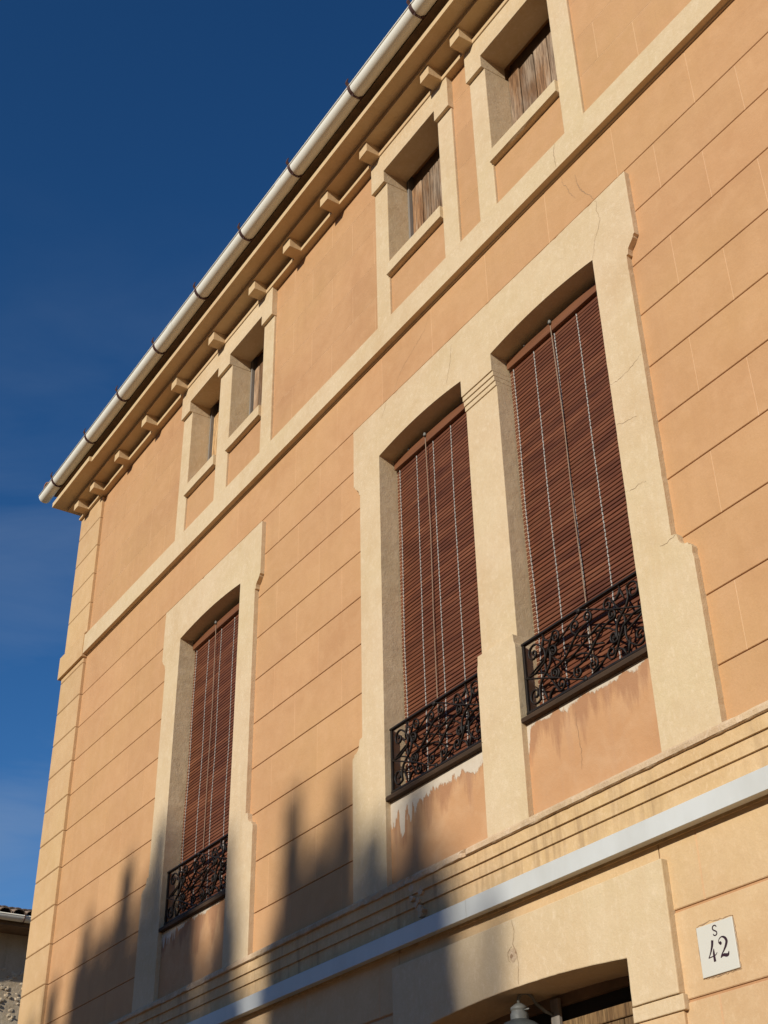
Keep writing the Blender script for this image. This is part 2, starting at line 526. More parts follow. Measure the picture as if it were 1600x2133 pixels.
WORLD = {}
def put(o, parent, origin):
    """link o so that its world origin is `origin`, parents hold translations only"""
    COL.objects.link(o)
    o.parent = parent
    pw = WORLD.get(parent.name, Vector((0, 0, 0))) if parent else Vector((0, 0, 0))
    o.location = Vector(origin) - pw
    WORLD[o.name] = Vector(origin)
    return o

def root(name, loc, label, cat, group=None):
    o = empty(name, loc)
    WORLD[o.name] = Vector(loc)
    return tag(o, label, cat, group)

def inst(me, name, parent, origin, rot=None, scale=None):
    o = bpy.data.objects.new(name, me)
    put(o, parent, origin)
    if rot: o.rotation_euler = rot
    if scale: o.scale = scale
    return o

# ------------------------------------------------------------------ ground
gr = MB().add([(-900, -900, -0.01), (900, -900, -0.01), (900, 900, -0.01), (-900, 900, -0.01)], [(0, 1, 2, 3)]).build('ground', 'earth')
tag(gr, 'dry bare ground stretching beyond the street', kind='structure')
hm = MB()  # added slope behind the camera, shaped to block low sky light
hx = [-260, -150, -90, -50, -25, 0, 25, 50, 90, 150, 260]
hy = [-13.0, -16.0, -22.0, -32.0, -50.0, -90.0, -150.0, -240.0, -420.0]
def hill_z(x, y):
    d = max(0.0, -y - 12.5)
    return 0.36 * d * min(1.0, 240.0 / max(1.0, d)) + (0.5 * mnoise.noise(Vector((x * .02, y * .03, 2))) * min(4.0, d * 0.05) if d > 12 else 0.0)
hm.add([(x, y, hill_z(x, y)) for y in hy for x in hx], [(j * 11 + i, j * 11 + i + 1, (j + 1) * 11 + i + 1, (j + 1) * 11 + i) for j in range(8) for i in range(10)], True)
tag(hm.build('hill', 'earth'), 'added unseen hillside across the street, blocking low sky light', kind='structure')
st = MB().box(-60, 60, -12.0, -1.3, -0.3, 0.0).build('street', 'asphalt')
tag(st, 'asphalt street in front of the house, tinted ochre for warm bounce light', kind='structure')
pv = MB().box(-12.6, 30, -1.3, 0.5, -0.3, 0.13).build('pavement', 'paving', bevel=0.02)
tag(pv, 'narrow stone pavement along the house front', kind='structure')

# ------------------------------------------------------------------ the house
HX0, HX1 = -12.07, 4.0
house = root('town_house', (-4, 0, 0), 'three storey peach stucco town house with cream window surrounds and bracketed cornice', 'house')

# openings of the shell: x0, x1, z0, z1
OPEN = [(-9.17, -8.02, 4.27, 6.92), (-6.09, -5.06, 4.27, 6.92), (-4.85, -3.81, 4.27, 6.92),
        (-9.31, -8.65, 8.30, 9.40), (-8.49, -7.82, 8.30, 9.40), (-5.92, -5.17, 8.30, 9.40), (-4.67, -3.92, 8.30, 9.40),
        (-5.78, -4.18, 0.13, 3.14)]
def shell_with_holes(mb, x0, x1, z0, z1, y0, y1, holes):
    xs = sorted({x0, x1} | {a for h in holes for a in h[:2]})
    zs = sorted({z0, z1} | {a for h in holes for a in h[2:]})
    for zi in range(len(zs) - 1):
        run = None
        for xi in range(len(xs) - 1):
            cx, cz = (xs[xi] + xs[xi + 1]) / 2, (zs[zi] + zs[zi + 1]) / 2
            solid = not any(h[0] < cx < h[1] and h[2] < cz < h[3] for h in holes)
            if solid:
                run = [run[0], xs[xi + 1]] if run else [xs[xi], xs[xi + 1]]
            if (not solid or xi == len(xs) - 2) and run:
                mb.box(run[0], run[1], y0, y1, zs[zi], zs[zi + 1])
                run = None
wall_mb = MB()
shell_with_holes(wall_mb, HX0, HX1, 0.0, 9.67, 0.008, 0.45, OPEN)
wall_mb.box(HX0, HX0 + 0.4, 0.45, 9.0, 0, 9.72)
wall_mb.box(HX1 - 0.4, HX1, 0.45, 9.0, 0, 9.72)
wall_mb.box(HX0, HX1, 9.0, 9.4, 0, 9.72)
wall_mb.box(HX0 + 0.39, HX1 - 0.39, 0.44, 9.01, 7.30, 7.55)      # floors inside
wall_mb.box(HX0 + 0.39, HX1 - 0.39, 0.44, 9.01, 3.55, 3.80)
wall_mb.box(HX0 + 0.39, HX1 - 0.39, 0.44, 9.01, 9.45, 9.60)
wall = wall_mb.build('wall', 'groove', house)
wall['label'] = 'peach stucco wall scored into large ashlar blocks'

# stucco blocks ------------------------------------------------------
PER = 0.344
def courses(za, zb):
    z = 4.10 - PER * 20
    out = []
    k = -20
    while z < zb:
        a, b = max(z, za), min(z + PER, zb)
        if b - a > 0.03: out.append((a, b, k))
        z += PER
        k += 1
    return out
def lay_blocks(parent, xa, xb, za, zb, L, phase, mat, hg, vg, ch, mort, yf=0.0, per=None, md=0.0018):
    """hg, vg: widths of the horizontal and vertical joints"""
    for a, b, k in (per or courses(za, zb)):
        off = phase + (L / 2 if k % 2 else 0.0)
        x = off + math.floor((xa - off) / L) * L
        while x < xb:
            p, q = max(x, xa), min(x + L, xb)
            if q - p > 0.02:
                MB().block(p + (vg / 2 if p > xa else 0), q - (vg / 2 if q < xb else 0), a + hg / 2, b - hg / 2, yf, yf + 0.0085, ch).build('block', mat, parent)
            x += L
        if mort:
            MB().box(xa, xb, yf + md, yf + 0.0078, a + (hg / 2 + 0.001 if md > 0.001 else 0.0), b - (hg / 2 + 0.001 if md > 0.001 else 0.0005)).build('joint_filling', 'mortar', parent)

F1, F1T = 3.80, 7.64
# first floor, by wall field: left of LW, LW..MW, right of RW, and the band above the surrounds
zt = 7.196
lay_blocks(wall, -11.55, -9.36, F1, zt, 0.785, -10.53, 'peach', 0.0060, 0.0036, 0.0024, True)
lay_blocks(wall, -7.86, -6.25, F1, zt, 0.615, -6.90, 'peach', 0.0060, 0.0036, 0.0024, True)
lay_blocks(wall, -3.63, 1.8, F1, zt, 0.612, -3.315, 'peach', 0.0060, 0.0036, 0.0024, True)
band = [(zt, 7.66, 1)]
lay_blocks(wall, -11.55, -7.6, zt, 7.66, 0.785, -8.23 + 0.3925, 'peach', 0.0060, 0.0036, 0.0024, True, per=band)
lay_blocks(wall, -7.6, 1.8, zt, 7.66, 0.612, -3.60 + 0.306, 'peach', 0.0060, 0.0036, 0.0024, True, per=band)
# top floor fields
lay_blocks(wall, -11.52, -9.40, 7.82, 9.60, 0.72, -10.11, 'peach_top', 0.005, 0.005, 0.0006, True, md=0.0008)
lay_blocks(wall, -7.72, -6.0, 7.82, 9.60, 0.62, -7.05, 'peach_top', 0.005, 0.005, 0.0006, True, md=0.0008)
lay_blocks(wall, -5.06, -4.79, 7.82, 9.60, 9.0, -6.5, 'peach_top', 0.005, 0.005, 0.0006, True, md=0.0008)
lay_blocks(wall, -3.81, 1.8, 7.82, 9.60, 0.612, -3.605, 'peach_top', 0.005, 0.005, 0.0006, True, md=0.0008)
# ground floor
g_per = [(3.163 - 0.357 * (i + 1), 3.163 - 0.357 * i, i) for i in range(-1, 8)]
lay_blocks(wall, -3.98, 1.8, 0, 3.5, 0.80, -3.36, 'base', 0.011, 0.004, 0.004, True, per=g_per)
lay_blocks(wall, -11.55, -6.0, 0, 3.5, 0.80, -6.6, 'base', 0.011, 0.004, 0.004, True, per=g_per)
MB().box(-5.995, -3.985, 0.0, 0.0118, 3.30, 3.60).build('plaster_band', 'base', wall)

# corner pilaster ------------------------------------------------------
quoin = MB().box(-12.085, -11.51, -0.012, 0.40, 0, 9.535).build('corner_pilaster', 'quoin', house)
for a, b, k in courses(3.80, 7.60) + courses(7.86, 9.534):
    MB().block(-12.095, -11.50, a + 0.003, b - 0.003, -0.034, 0.05, 0.006).build('block', 'quoin', quoin)
for i in range(11):
    MB().block(-12.095, -11.50, 0.357 * i + 0.004, min(3.78, 0.357 * (i + 1)) - 0.004, -0.026, 0.05, 0.006).build('block', 'base', quoin)

# string course ------------------------------------------------------
def wob(seed, amp, fr=2.0):
    return lambda x, i: (0.0, amp * mnoise.noise(Vector((x * fr, i * 3.1 + seed, seed))))
sc = MB()
sc.profile_x([(-0.050, 7.838), (-0.046, 7.842), (0.02, 7.846), (0.02, 7.618), (-0.010, 7.618), (-0.014, 7.628), (-0.050, 7.630)],
             -11.50, 1.8, 60, wob(3, 0.0025))
sc.build('string_course', 'cream', house)
MB().prism([(-12.14, 7.60), (-11.49, 7.60), (-11.49, 7.852), (-12.14, 7.852)], -0.062, 0.40).build('string_course', 'quoin', house, bevel=0.006)

# window surrounds on the first floor ---------------------------------
def worn(outline, seed, step=0.03, amp=0.0013, n_out=0):
    """break long edges of an outline into slightly uneven, chipped ones"""
    rn = random.Random(seed)
    out_ = []
    n_ = len(outline)
    for i in range(n_):
        (xa, za), (xb, zb) = outline[i], outline[(i + 1) % n_]
        L = math.hypot(xb - xa, zb - za)
        k_ = max(1, int(L / step))
        out_.append((xa, za))
        if L < step * 1.5: continue
        nx, nz = -(zb - za) / L, (xb - xa) / L
        outward = i < n_out
        for k in range(1, k_):
            t = k / k_
            d = amp * (mnoise.noise(Vector((xa + (xb - xa) * t, za + (zb - za) * t, seed)) * 9) + rn.uniform(-.5, .5))
            if rn.random() < 0.02 and outward: d += rn.uniform(0.002, 0.006)       # chip taken out of the edge
            out_.append((xa + (xb - xa) * t + nx * d, za + (zb - za) * t + nz * d))
    return out_
def arch(xa, xb, zs, zc, n=16):
    """points from right to left along a flat arch"""
    c = (xa + xb) / 2
    hw = (xb - xa) / 2
    s = zc - zs
    rad = (hw * hw + s * s) / (2 * s)
    pts = []
    for i in range(n + 1):
        x = xb + (xa - xb) * i / n
        pts.append((x, zc - rad + math.sqrt(max(0, rad * rad - (x - c) ** 2))))
    return pts
def ear_right(xo):
    """outline of a surround's outer right edge from bottom to top; xo = top x"""
    xs, xb_ = xo - 0.080, xo + 0.032
    pts = [(xb_, 3.795), (xb_, 4.690), (xb_ - 0.004, 4.703), (xb_ - 0.018, 4.708), (xb_ - 0.020, 4.720)]
    for i in range(6):
        t = i / 5
        pts.append((xb_ - 0.022 - 0.055 * math.sin(t * math.pi / 2), 4.722 + 0.055 * (1 - math.cos(t * math.pi / 2))))
    pts += [(xb_ - 0.082, 4.800), (xs, 4.806), (xs, 6.570), (xs, 6.572), (xs + 0.012, 6.574), (xs + 0.014, 6.592)]
    for i in range(7):
        t = i / 6
        pts.append((xs + 0.016 + 0.052 * (0.5 - 0.5 * math.cos(t * math.pi)), 6.598 + 0.070 * t))
    pts += [(xs + 0.072, 6.672), (xo, 6.676), (xo, 7.145)]
    return pts
def mirror(pts, c):
    return [(2 * c - x, z) for x, z in reversed(pts)]
YS = -0.036
def surround(name, xo_l, xo_r, opens, mat='cream', cap=None):
    c = (xo_l + xo_r) / 2
    right = ear_right(xo_r)
    left = [(xo_l + (xo_r - x), z) for x, z in reversed(right)]
    out = right + left          # up the right side, down the left side
    # inner outline from the left leg's foot to the right leg's foot
    inner = []
    for i, (xa, xb) in enumerate(opens):
        inner_pts = list(reversed(arch(xa, xb, 6.746, 6.780)))      # left to right
        if i == 0: inner.append((xa, 3.795))
        inner += inner_pts
        if i < len(opens) - 1:
            inner += [(xb, 6.620), (opens[i + 1][0], 6.620)]
        else:
            inner.append((xb, 3.795))
    outline = out + inner
    return MB().prism(worn(outline, int(-xo_l * 7), n_out=len(out) - 1), YS, 0.30).build(name, mat, house, bevel=0.004)
LW, MW, RW = (-9.135, -8.055), (-6.05, -5.11), (-4.80, -3.85)
surround('window_surround', -9.48, -7.725, [LW])['label'] = 'cream stucco surround of the single window'
surround('window_surround', -6.375, -3.518, [MW, RW])['label'] = 'cream stucco surround shared by the paired windows'
# pilaster between the paired windows
pil = MB().prism([(-5.11, 4.80), (-4.80, 4.80), (-4.80, 6.52), (-5.11, 6.52)], -0.006, 0.30).build('pilaster', 'cream', house, bevel=0.004)
for z0, z1, y in ((6.585, 6.6195, -0.028), (6.55, 6.5845, -0.0205), (6.515, 6.5495, -0.0135)):
    MB().box(-5.1105, -4.7995, y, 0.299, z0, z1).build('capital_fillet', 'cream', pil, bevel=0.0025)
MB().prism([(-5.120, 3.795), (-4.785, 3.795), (-4.785, 4.758), (-4.788, 4.776), (-4.795, 4.786), (-4.7995, 4.835), (-5.1105, 4.835), (-5.113, 4.786), (-5.117, 4.776), (-5.120, 4.758)],
           YS, 0.298).build('base_block', 'cream', pil, bevel=0.004)

# panels below the sills, sills
for nm, (xa, xb), dep, drip, seed, pk in (('a', LW, 0.0, 0.35, 1.3, 0.15), ('b', MW, 0.012, 0.50, 4.6, 0.26), ('c', RW, -0.004, 0.05, 8.2, 0.17)):
    pmat = peeling_panel('peeling_panel_' + nm, dep - 0.012, drip, seed, pk)
    MB().box(xa - 0.03, xb + 0.03, -0.0015, 0.25, 3.79, 4.318).build('sill_panel', pmat, house, origin=(xa, 0, 4.318))
    jit = wob(seed, 0.006, 5.0)
    MB().profile_x([(-0.034, 4.3215), (-0.037, 4.338), (-0.028, 4.350), (0.30, 4.352), (0.30, 4.3185), (-0.001, 4.3185)],
                   xa + 0.001, xb - 0.001, 22, lambda x, i: (0.4 * jit(x, i)[1], 0.5 * jit(x, i)[1])).build('window_sill', 'sillwood', house)

# small upper windows --------------------------------------------------
def upper_group(opens, pier):
    """cream surround: piers, a lintel band whose ends drop as capitals, sill and panel"""
    xl, xr = opens[0][0] - pier, opens[-1][1] + pier
    out = [(xr, 9.225), (xr, 9.545), (xl, 9.545), (xl, 9.225)]
    inner = []
    for i, (a, b) in enumerate(opens):
        inner += [(a, 9.225), (a, 9.335), (b, 9.335), (b, 9.225)]
    fr = MB().prism(worn(out + inner, int(-xl * 9)), -0.052, 0.165).build('upper_window_surround', 'cream', house, bevel=0.004)
    edges = [xl] + [v for ab in opens for v in ab] + [xr]
    for i in range(0, len(edges), 2):
        MB().box(edges[i] + (0.004 if i == 0 else 0.0), edges[i + 1] - (0.004 if i + 2 >= len(edges) else 0.0), -0.022, 0.298, 7.84, 9.2245).build('pier', 'cream', fr, bevel=0.006)
    for a, b in opens:
        MB().profile_x([(-0.046, 8.262), (-0.046, 8.362), (0.298, 8.366), (0.298, 8.256), (-0.030, 8.256)], a - 0.002, b + 0.002, 10, wob(a, 0.004, 4)).build('sill', 'cream', fr)
        MB().box(a - 0.02, b + 0.02, -0.002, 0.29, 7.83, 8.256).build('sill_panel', 'peach_top', fr)
    return fr
UW = [(-9.28, -8.69), (-8.46, -7.855), (-5.89, -5.21), (-4.635, -3.95)]
g1 = upper_group(UW[:2], 0.185)
g1['label'] = 'cream surround of the paired small attic windows'
upper_group(UW[2:3], 0.175)
upper_group(UW[3:], 0.180)

def shutter(xa, xb, style):
    """weathered plank shutter behind the small window, near-black sheet for the unlit gap above it"""
    mat = 'plank' if style != 1 else 'plank2'
    post = 0.0 if style == 2 else 0.022
    sh = MB().box(xa, xb, 0.262, 0.272, 8.36, 9.40).build('shutter', 'dark', house)  # sheet coloured near-black for the unlit space behind the planks
    n = 5 if style != 1 else 3
    x = xa + post + 0.002
    w = (xb - xa - post - 0.005) / n
    for i in range(n):
        ww = w * random.uniform(0.75, 1.25) if i < n - 1 else (xb - 0.003 - x)
        top = 9.243 + random.uniform(-0.014, 0.014)
        t = random.uniform(-0.005, 0.005)
        a, b = x + 0.004, x + ww - 0.004
        MB().prism([(a, 8.36), (b, 8.36), (b, top - 0.012), (b - 0.012, top), (a + 0.015, top + random.uniform(-0.01, 0.004)), (a, top - 0.015)],
                   0.190 + t, 0.214 + t).build('plank', mat, sh, bevel=0.002)
        x += ww
    if post:
        MB().box(xa, xa + post, 0.166, 0.26, 8.36, 9.40).build('jamb_post', 'jambgrey', sh, bevel=0.002)
    MB().box(xa, xb, 0.216, 0.26, 9.27, 9.40).build('head_rail', 'eave', sh, bevel=0.003)
for i, (a, b) in enumerate(UW):
    shutter(a, b, {0: 1, 3: 2}.get(i, 0))

# cornice ------------------------------------------------------------------
CX0, CX1 = -12.22, 1.8
corn = MB()
corn.profile_x([(-0.315, 9.676), (-0.315, 9.727), (0.10, 9.76), (0.10, 9.676)], -11.16, CX1, 60, wob(11, 0.004, 1.2))
corn.profile_x([(-0.345, 9.676), (-0.345, 9.735), (0.10, 9.76), (0.10, 9.676)], CX0, -11.16, 6, wob(5, 0.003, 1.2))
cornice = corn.build('cornice', 'cornice', house)
MB().box(-12.15, CX1, -0.190, 0.012, 9.635, 9.6755).build('soffit_slab', 'cornice', cornice, bevel=0.003)
MB().profile_x([(-0.062, 9.538), (-0.062, 9.572), (-0.035, 9.580), (-0.035, 9.634), (0.02, 9.634), (0.02, 9.536), (-0.060, 9.536)], -12.10, CX1, 40, wob(21, 0.0015, 2)).build('bed_mould', 'cornice', cornice)
MB().box(-12.18, CX1, -0.24, 0.10, 9.755, 9.87).build('eave_board', 'eave', cornice)
MODS = [-11.95, -11.52, -10.85, -10.15, -9.455, -8.665, -7.865, -7.255, -6.625, -6.01, -5.155, -4.768, -4.14, -3.5, -2.85, -2.2, -1.55, -0.9, -0.25, 0.4, 1.05]
MODS = [x * 0.9951 for x in MODS]
md = MB().box(-0.0575, 0.0575, -0.178, -0.034, 9.536, 9.6345)
md_me = md.mesh('modillion')
md_me.materials.append(M['cornice'])
for x in MODS:
    o = inst(md_me, 'modillion', cornice, (x + random.uniform(-.006, .006), 0, 0), (0, R(random.uniform(-0.6, 0.6)), R(random.uniform(-1, 1))))
    b = o.modifiers.new('bevel', 'BEVEL'); b.width = 0.003; b.segments = 2
    # rotation about the world origin would shift it: turn about its own centre instead
    o.rotation_euler = (0, 0, R(random.uniform(-1.6, 1.6)))
    o.scale = (random.uniform(0.96, 1.05), random.uniform(0.97, 1.03), 1)

# roof with barrel tiles ------------------------------------------------
SL = math.tan(R(17))
roof = MB()
roof.add([(-12.25, -0.33, 9.87), (CX1, -0.33, 9.87), (CX1, 4.6, 9.87 + 4.96 * SL), (-12.25, 4.6, 9.87 + 4.96 * SL),
          (-12.25, -0.33, 9.84), (CX1, -0.33, 9.84), (CX1, 4.6, 9.84 + 4.96 * SL), (-12.25, 4.6, 9.84 + 4.96 * SL)],
         [(0, 1, 2, 3), (7, 6, 5, 4), (0, 4, 5, 1), (1, 5, 6, 2), (2, 6, 7, 3), (3, 7, 4, 0)])
roof.add([(-12.25, 4.6, 9.87 + 4.96 * SL), (CX1, 4.6, 9.87 + 4.96 * SL), (CX1, 9.6, 9.87), (-12.25, 9.6, 9.87)], [(0, 1, 2, 3)])
roof_o = roof.build('roof', 'eave', house)
def barrel(length, r0, r1, n=8, th=0.012, up=True):
    mb = MB()
    vs = []
    for (y, rr) in ((0, r0), (length, r1)):
        for o_ in (0, th):
            for k in range(n + 1):
                a = math.pi * k / n
                sgn = 1 if up else -1
                vs.append(((rr - o_) * math.cos(a), y, sgn * (rr - o_) * math.sin(a) * 0.8))
    N = n + 1
    fs = []
    for k in range(n):
        fs += [(k, k + 1, 2 * N + k + 1, 2 * N + k), (N + k, 3 * N + k, 3 * N + k + 1, N + k + 1),
               (k, N + k, N + k + 1, k + 1), (2 * N + k, 2 * N + k + 1, 3 * N + k + 1, 3 * N + k)]
    fs += [(0, 2 * N, 3 * N, N), (n, N + n, 3 * N + n, 2 * N + n)]
    return mb.add(vs, fs, False)
t_me = barrel(0.42, 0.088, 0.075).mesh('tile'); t_me.materials.append(M['tile'])
u_me = barrel(0.42, 0.080, 0.070, up=False).mesh('tile'); u_me.materials.append(M['tile'])
nt_ = int((CX1 + 12.27) / 0.205)
cnt = 0
for row in range(2):
    for i in range(nt_):
        x = -12.22 + 0.205 * i
        y = -0.355 + 0.34 * row + random.uniform(-.012, .012)
        z = 9.868 + (y + 0.33) * SL + 0.004
        if i == 0 and row == 0: y -= 0.075; z += 0.03
        if row == 0:
            inst(u_me, 'tile', roof_o, (x + 0.1025, y, z + 0.070), (math.atan(SL), 0, 0))
        inst(t_me, 'tile', roof_o, (x, y - 0.01, z + 0.006 + 0.012 * row), (math.atan(SL), random.uniform(-.03, .03), random.uniform(-.03, .03)))

# gutter with hooks ------------------------------------------------------
GY, GZ, GR = -0.398, 9.872, 0.066
gm = MB()
prof = []
N = 18
for k in range(N + 1):
    a = math.pi + math.pi * k / N
    prof.append((GY + GR * math.cos(a), GZ + GR * math.sin(a)))
inner_p = [(GY + (GR - 0.004) * math.cos(math.pi + math.pi * k / N), GZ + (GR - 0.004) * math.sin(math.pi + math.pi * k / N)) for k in range(N, -1, -1)]
full = prof + inner_p
n = len(full)
xs = [-12.37 + (CX1 + 12.37) * k / 40 for k in range(41)]
vs = [(x, y, z + 0.007 * mnoise.noise(Vector((x * .7, 3, 1)))) for x in xs for y, z in full]
fs = []
for k in range(40):
    for i in range(n):
        j = (i + 1) % n
        fs.append((k * n + i, (k + 1) * n + i, (k + 1) * n + j, k * n + j))
gm.add(vs, fs, True)
gutter = gm.build('gutter', 'pvc', house)
gutter['label'] = 'white half round plastic rain gutter along the eaves'
gutter.data.set_sharp_from_angle(angle=R(40))
MB().tube([(-12.371, GY - GR - 0.002, GZ + 0.004), (CX1, GY - GR - 0.002, GZ + 0.004)], 0.0065, 8).build('rim_bead', 'pvc', gutter)
endc = MB()
endc.prism([(GY + GR * math.cos(math.pi + math.pi * k / N), GZ + GR * math.sin(math.pi + math.pi * k / N)) for k in range(N + 1)], -0.006, 0.0)
endc.v = [(-12.37 + y, x, z) for x, y, z in endc.v]
endc.build('end_cap', 'pvc', gutter)
for x in (-11.3, -9.0, -6.9, -4.9, -2.5):
    sl = MB()
    pr = [(GY + (GR + 0.0025) * math.cos(math.pi + math.pi * k / N), GZ + (GR + 0.0025) * math.sin(math.pi + math.pi * k / N)) for k in range(N + 1)]
    vs = [(xx, y, z) for xx in (x, x + 0.09) for y, z in pr]
    sl.add(vs, [(k, k + 1, N + 2 + k, N + 1 + k) for k in range(N)], True)
    if x == -6.9 or x == -9.0: sl.build('joint_sleeve', 'pvc', gutter)
hk = MB()
pts = [(0, GY - GR - 0.014, GZ + 0.075), (0, GY - GR - 0.022, GZ + 0.036), (0, GY - GR - 0.004, GZ + 0.010)]
for k in range(0, 17):
    a = math.pi + math.pi * k / 18
    pts.append((0, GY + (GR + 0.005) * math.cos(a), GZ + (GR + 0.005) * math.sin(a)))
pts += [(0, GY + GR + 0.03, GZ + 0.03), (0, GY + GR + 0.10, GZ + 0.045)]
hk.tube(pts, 0.020, 4, False, 0.26)
hk_me = hk.mesh('gutter_hook'); hk_me.materials.append(M['hook'])
for x in [-11.95, -11.03, -10.17, -9.29, -8.41, -7.54, -6.66, -5.71, -4.86, -3.98, -3.1, -2.2, -1.3, -0.4, 0.5]:
    inst(hk_me, 'gutter_hook', gutter, (x + random.uniform(-.02, .02), 0, 0), (0, 0, 0))

# stepped band above the ground floor ------------------------------------
bandp = MB()
bandp.profile_x([(-0.030, 3.725), (-0.030, 3.786), (0.02, 3.79), (0.02, 3.725)], -12.10, 1.8, 40, wob(31, 0.002, 3))
base_band = bandp.build('base_moulding', 'mould', house)
MB().profile_x([(-0.0185, 3.660), (-0.0185, 3.7245), (0.02, 3.7245), (0.02, 3.660)], -12.09, 1.8, 40, wob(32, 0.0015, 3)).build('moulding_step', 'mould', base_band)
MB().profile_x([(-0.008, 3.46), (-0.008, 3.6595), (0.02, 3.6595), (0.02, 3.46)], -12.08, 1.8, 40, wob(33, 0.001, 3)).build('moulding_step', 'mould', base_band)
def ragged(x, i):
    d = mnoise.noise(Vector((x * 9, i * 2.0, 1))) * 0.005 + mnoise.noise(Vector((x * 37, i * 2.0, 4))) * 0.003
    if i in (0, 1):
        if -6.3 < x < -5.3 or -9.0 < x < -8.2: d2 = abs(mnoise.noise(Vector((x * 14, 7, 2)))) * 0.03
        else: d2 = 0
        return (d + d2, d * 0.6)
    return (d * 0.3, d * 0.8)
MB().profile_x([(-0.047, 3.790), (-0.047, 3.812), (-0.038, 3.826), (0.01, 3.832), (0.01, 3.7865), (-0.040, 3.7865)], -12.12, 1.8, 420, ragged).build('worn_fillet', 'fillet', base_band)
# broken lump where the band has come away
lump = MB()
for k in range(9):
    x = -5.83 + random.uniform(0, .10); z = 3.60 + 0.02 * k; rr = random.uniform(.012, .026)
    pts = [(x + rr * math.cos(a) * random.uniform(.7, 1.2), z + rr * math.sin(a) * random.uniform(.5, 1.0)) for a in [i * math.pi / 4 for i in range(8)]]
    lump.prism(pts, -0.030 - random.uniform(0, .014), 0.0)
tag(lump.build('broken_plaster', 'fillet', base_band), kind='stuff')

# grey white metal strip
stripm = MB()
stripm.profile_x([(-0.066, 3.466), (-0.066, 3.556), (-0.060, 3.560), (0.0, 3.560), (0.0, 3.480), (-0.022, 3.480), (-0.022, 3.466)], -5.292, 1.8, 24, wob(61, 0.0022, 0.9))
strip = stripm.build('metal_strip', 'metal', house, bevel=0.0015)
strip['label'] = 'pale grey metal casing strip running along the front'
MB().profile_x([(-0.0645, 3.467), (-0.0645, 3.555), (-0.059, 3.559), (0.0, 3.559), (0.0, 3.480), (-0.022, 3.480), (-0.022, 3.467)], -12.0, -5.296, 24, wob(62, 0.0022, 0.9)).build('strip_length', 'metal', strip, bevel=0.0015)

# door ---------------------------------------------------------------------
DX0, DX1, DO0, DO1 = -6.02, -3.94, -5.742, -4.217
out = [(DX1, 2.835), (DX1, 3.385), (DX0, 3.385), (DX0, 2.835)]
inner = [(DO0, 2.835)] + list(reversed(arch(DO0, DO1, 3.032, 3.070))) + [(DO1, 2.835)]
dsur = MB().prism(worn(out + inner, 77, n_out=3), YS, 0.35).build('door_surround', 'cream', house, bevel=0.005)
for a, b in ((DX0, DO0), (DO1, DX1)):
    MB().box(a + 0.006, b - (0.0 if b == DO0 else 0.006), -0.016, 0.349, 0.13, 2.772).build('door_pier', 'base', dsur, bevel=0.004)
    MB().box(a - 0.012, b + 0.012 * (1 if b == DX1 else 0), -0.026, 0.3495, 2.7725, 2.8345).build('impost', 'cream', dsur, bevel=0.004)
door = MB().box(DO0, DO1, 0.27, 0.31, 0.13, 3.09).build('door', 'dark', house)  # near-black backing, interior shade put into its colour
MB().box(DO0, DO1, 0.225, 0.268, 2.885, 2.945).build('door_beam', 'doorwood', door, bevel=0.006)
xx = DO0 + 0.02
for i in range(9):
    ww = (DO1 - DO0 - 0.04) / 9
    MB().box(xx + 0.003, xx + ww - 0.003, 0.236 + random.uniform(-.003, .003), 0.268, 0.16, 2.884).build('door_plank', 'doorwood', door, bevel=0.003)
    xx += ww
MB().box(-5.03, -4.97, 0.205, 0.2245, 2.80, 3.05).build('door_post', 'jambgrey', door, bevel=0.003)
MB().box(DO0, DO1, 0.235, 0.268, 3.02, 3.07).build('door_head', 'eave', door, bevel=0.003)

# cracks -------------------------------------------------------------------
def crack(pts, y, w=0.0035):
    w *= 0.75
    """hair crack: thin dark ribbon lying just proud of the plaster"""
    fine = []
    for i in range(len(pts) - 1):
        (xa, za), (xb, zb) = pts[i], pts[i + 1]
        n_ = max(2, int(math.hypot(xb - xa, zb - za) / 0.012))
        for k in range(n_):
            t = k / n_
            fine.append((xa + (xb - xa) * t + random.uniform(-.004, .004), za + (zb - za) * t + random.uniform(-.004, .004)))
    fine.append(pts[-1])
    vs, fs = [], []
    for i, (x, z) in enumerate(fine):
        t = i / (len(fine) - 1)
        ww = w * (0.35 + 0.65 * math.sin(math.pi * min(0.95, max(0.05, t)))) * random.uniform(0.4, 1.1) / 2
        a, b = fine[max(0, i - 1)], fine[min(len(fine) - 1, i + 1)]
        dx, dz = b[0] - a[0], b[1] - a[1]
        L = math.hypot(dx, dz) or 1
        nx, nz = -dz / L * ww, dx / L * ww
        vs += [(x + nx, y, z + nz), (x - nx, y, z - nz)]
    for i in range(len(fine) - 1):
        fs.append((2 * i, 2 * i + 1, 2 * i + 3, 2 * i + 2))
    MB().add(vs, fs).build('crack', 'crack', wall)
Yw, Yf = -0.0012, YS - 0.0012
crack([(-4.015, 7.84), (-4.031, 7.754), (-4.026, 7.664), (-4.025, 7.645)], -0.0525, 0.005)
crack([(-4.041, 7.60), (-4.044, 7.554), (-4.009, 7.482), (-3.991, 7.424), (-3.95, 7.339)], Yw, 0.005)
crack([(-3.924, 7.51), (-3.921, 7.45), (-3.902, 7.368), (-3.861, 7.294), (-3.831, 7.262), (-3.807, 7.20)], Yw, 0.008)
crack([(-3.774, 7.14), (-3.754, 7.114), (-3.767, 7.064), (-3.748, 6.979), (-3.77, 6.915), (-3.811, 6.861), (-3.825, 6.805), (-3.845, 6.755)], Yf, 0.004)
crack([(-3.845, 5.86), (-3.797, 5.851), (-3.706, 5.859), (-3.604, 5.896)], Yf, 0.003)
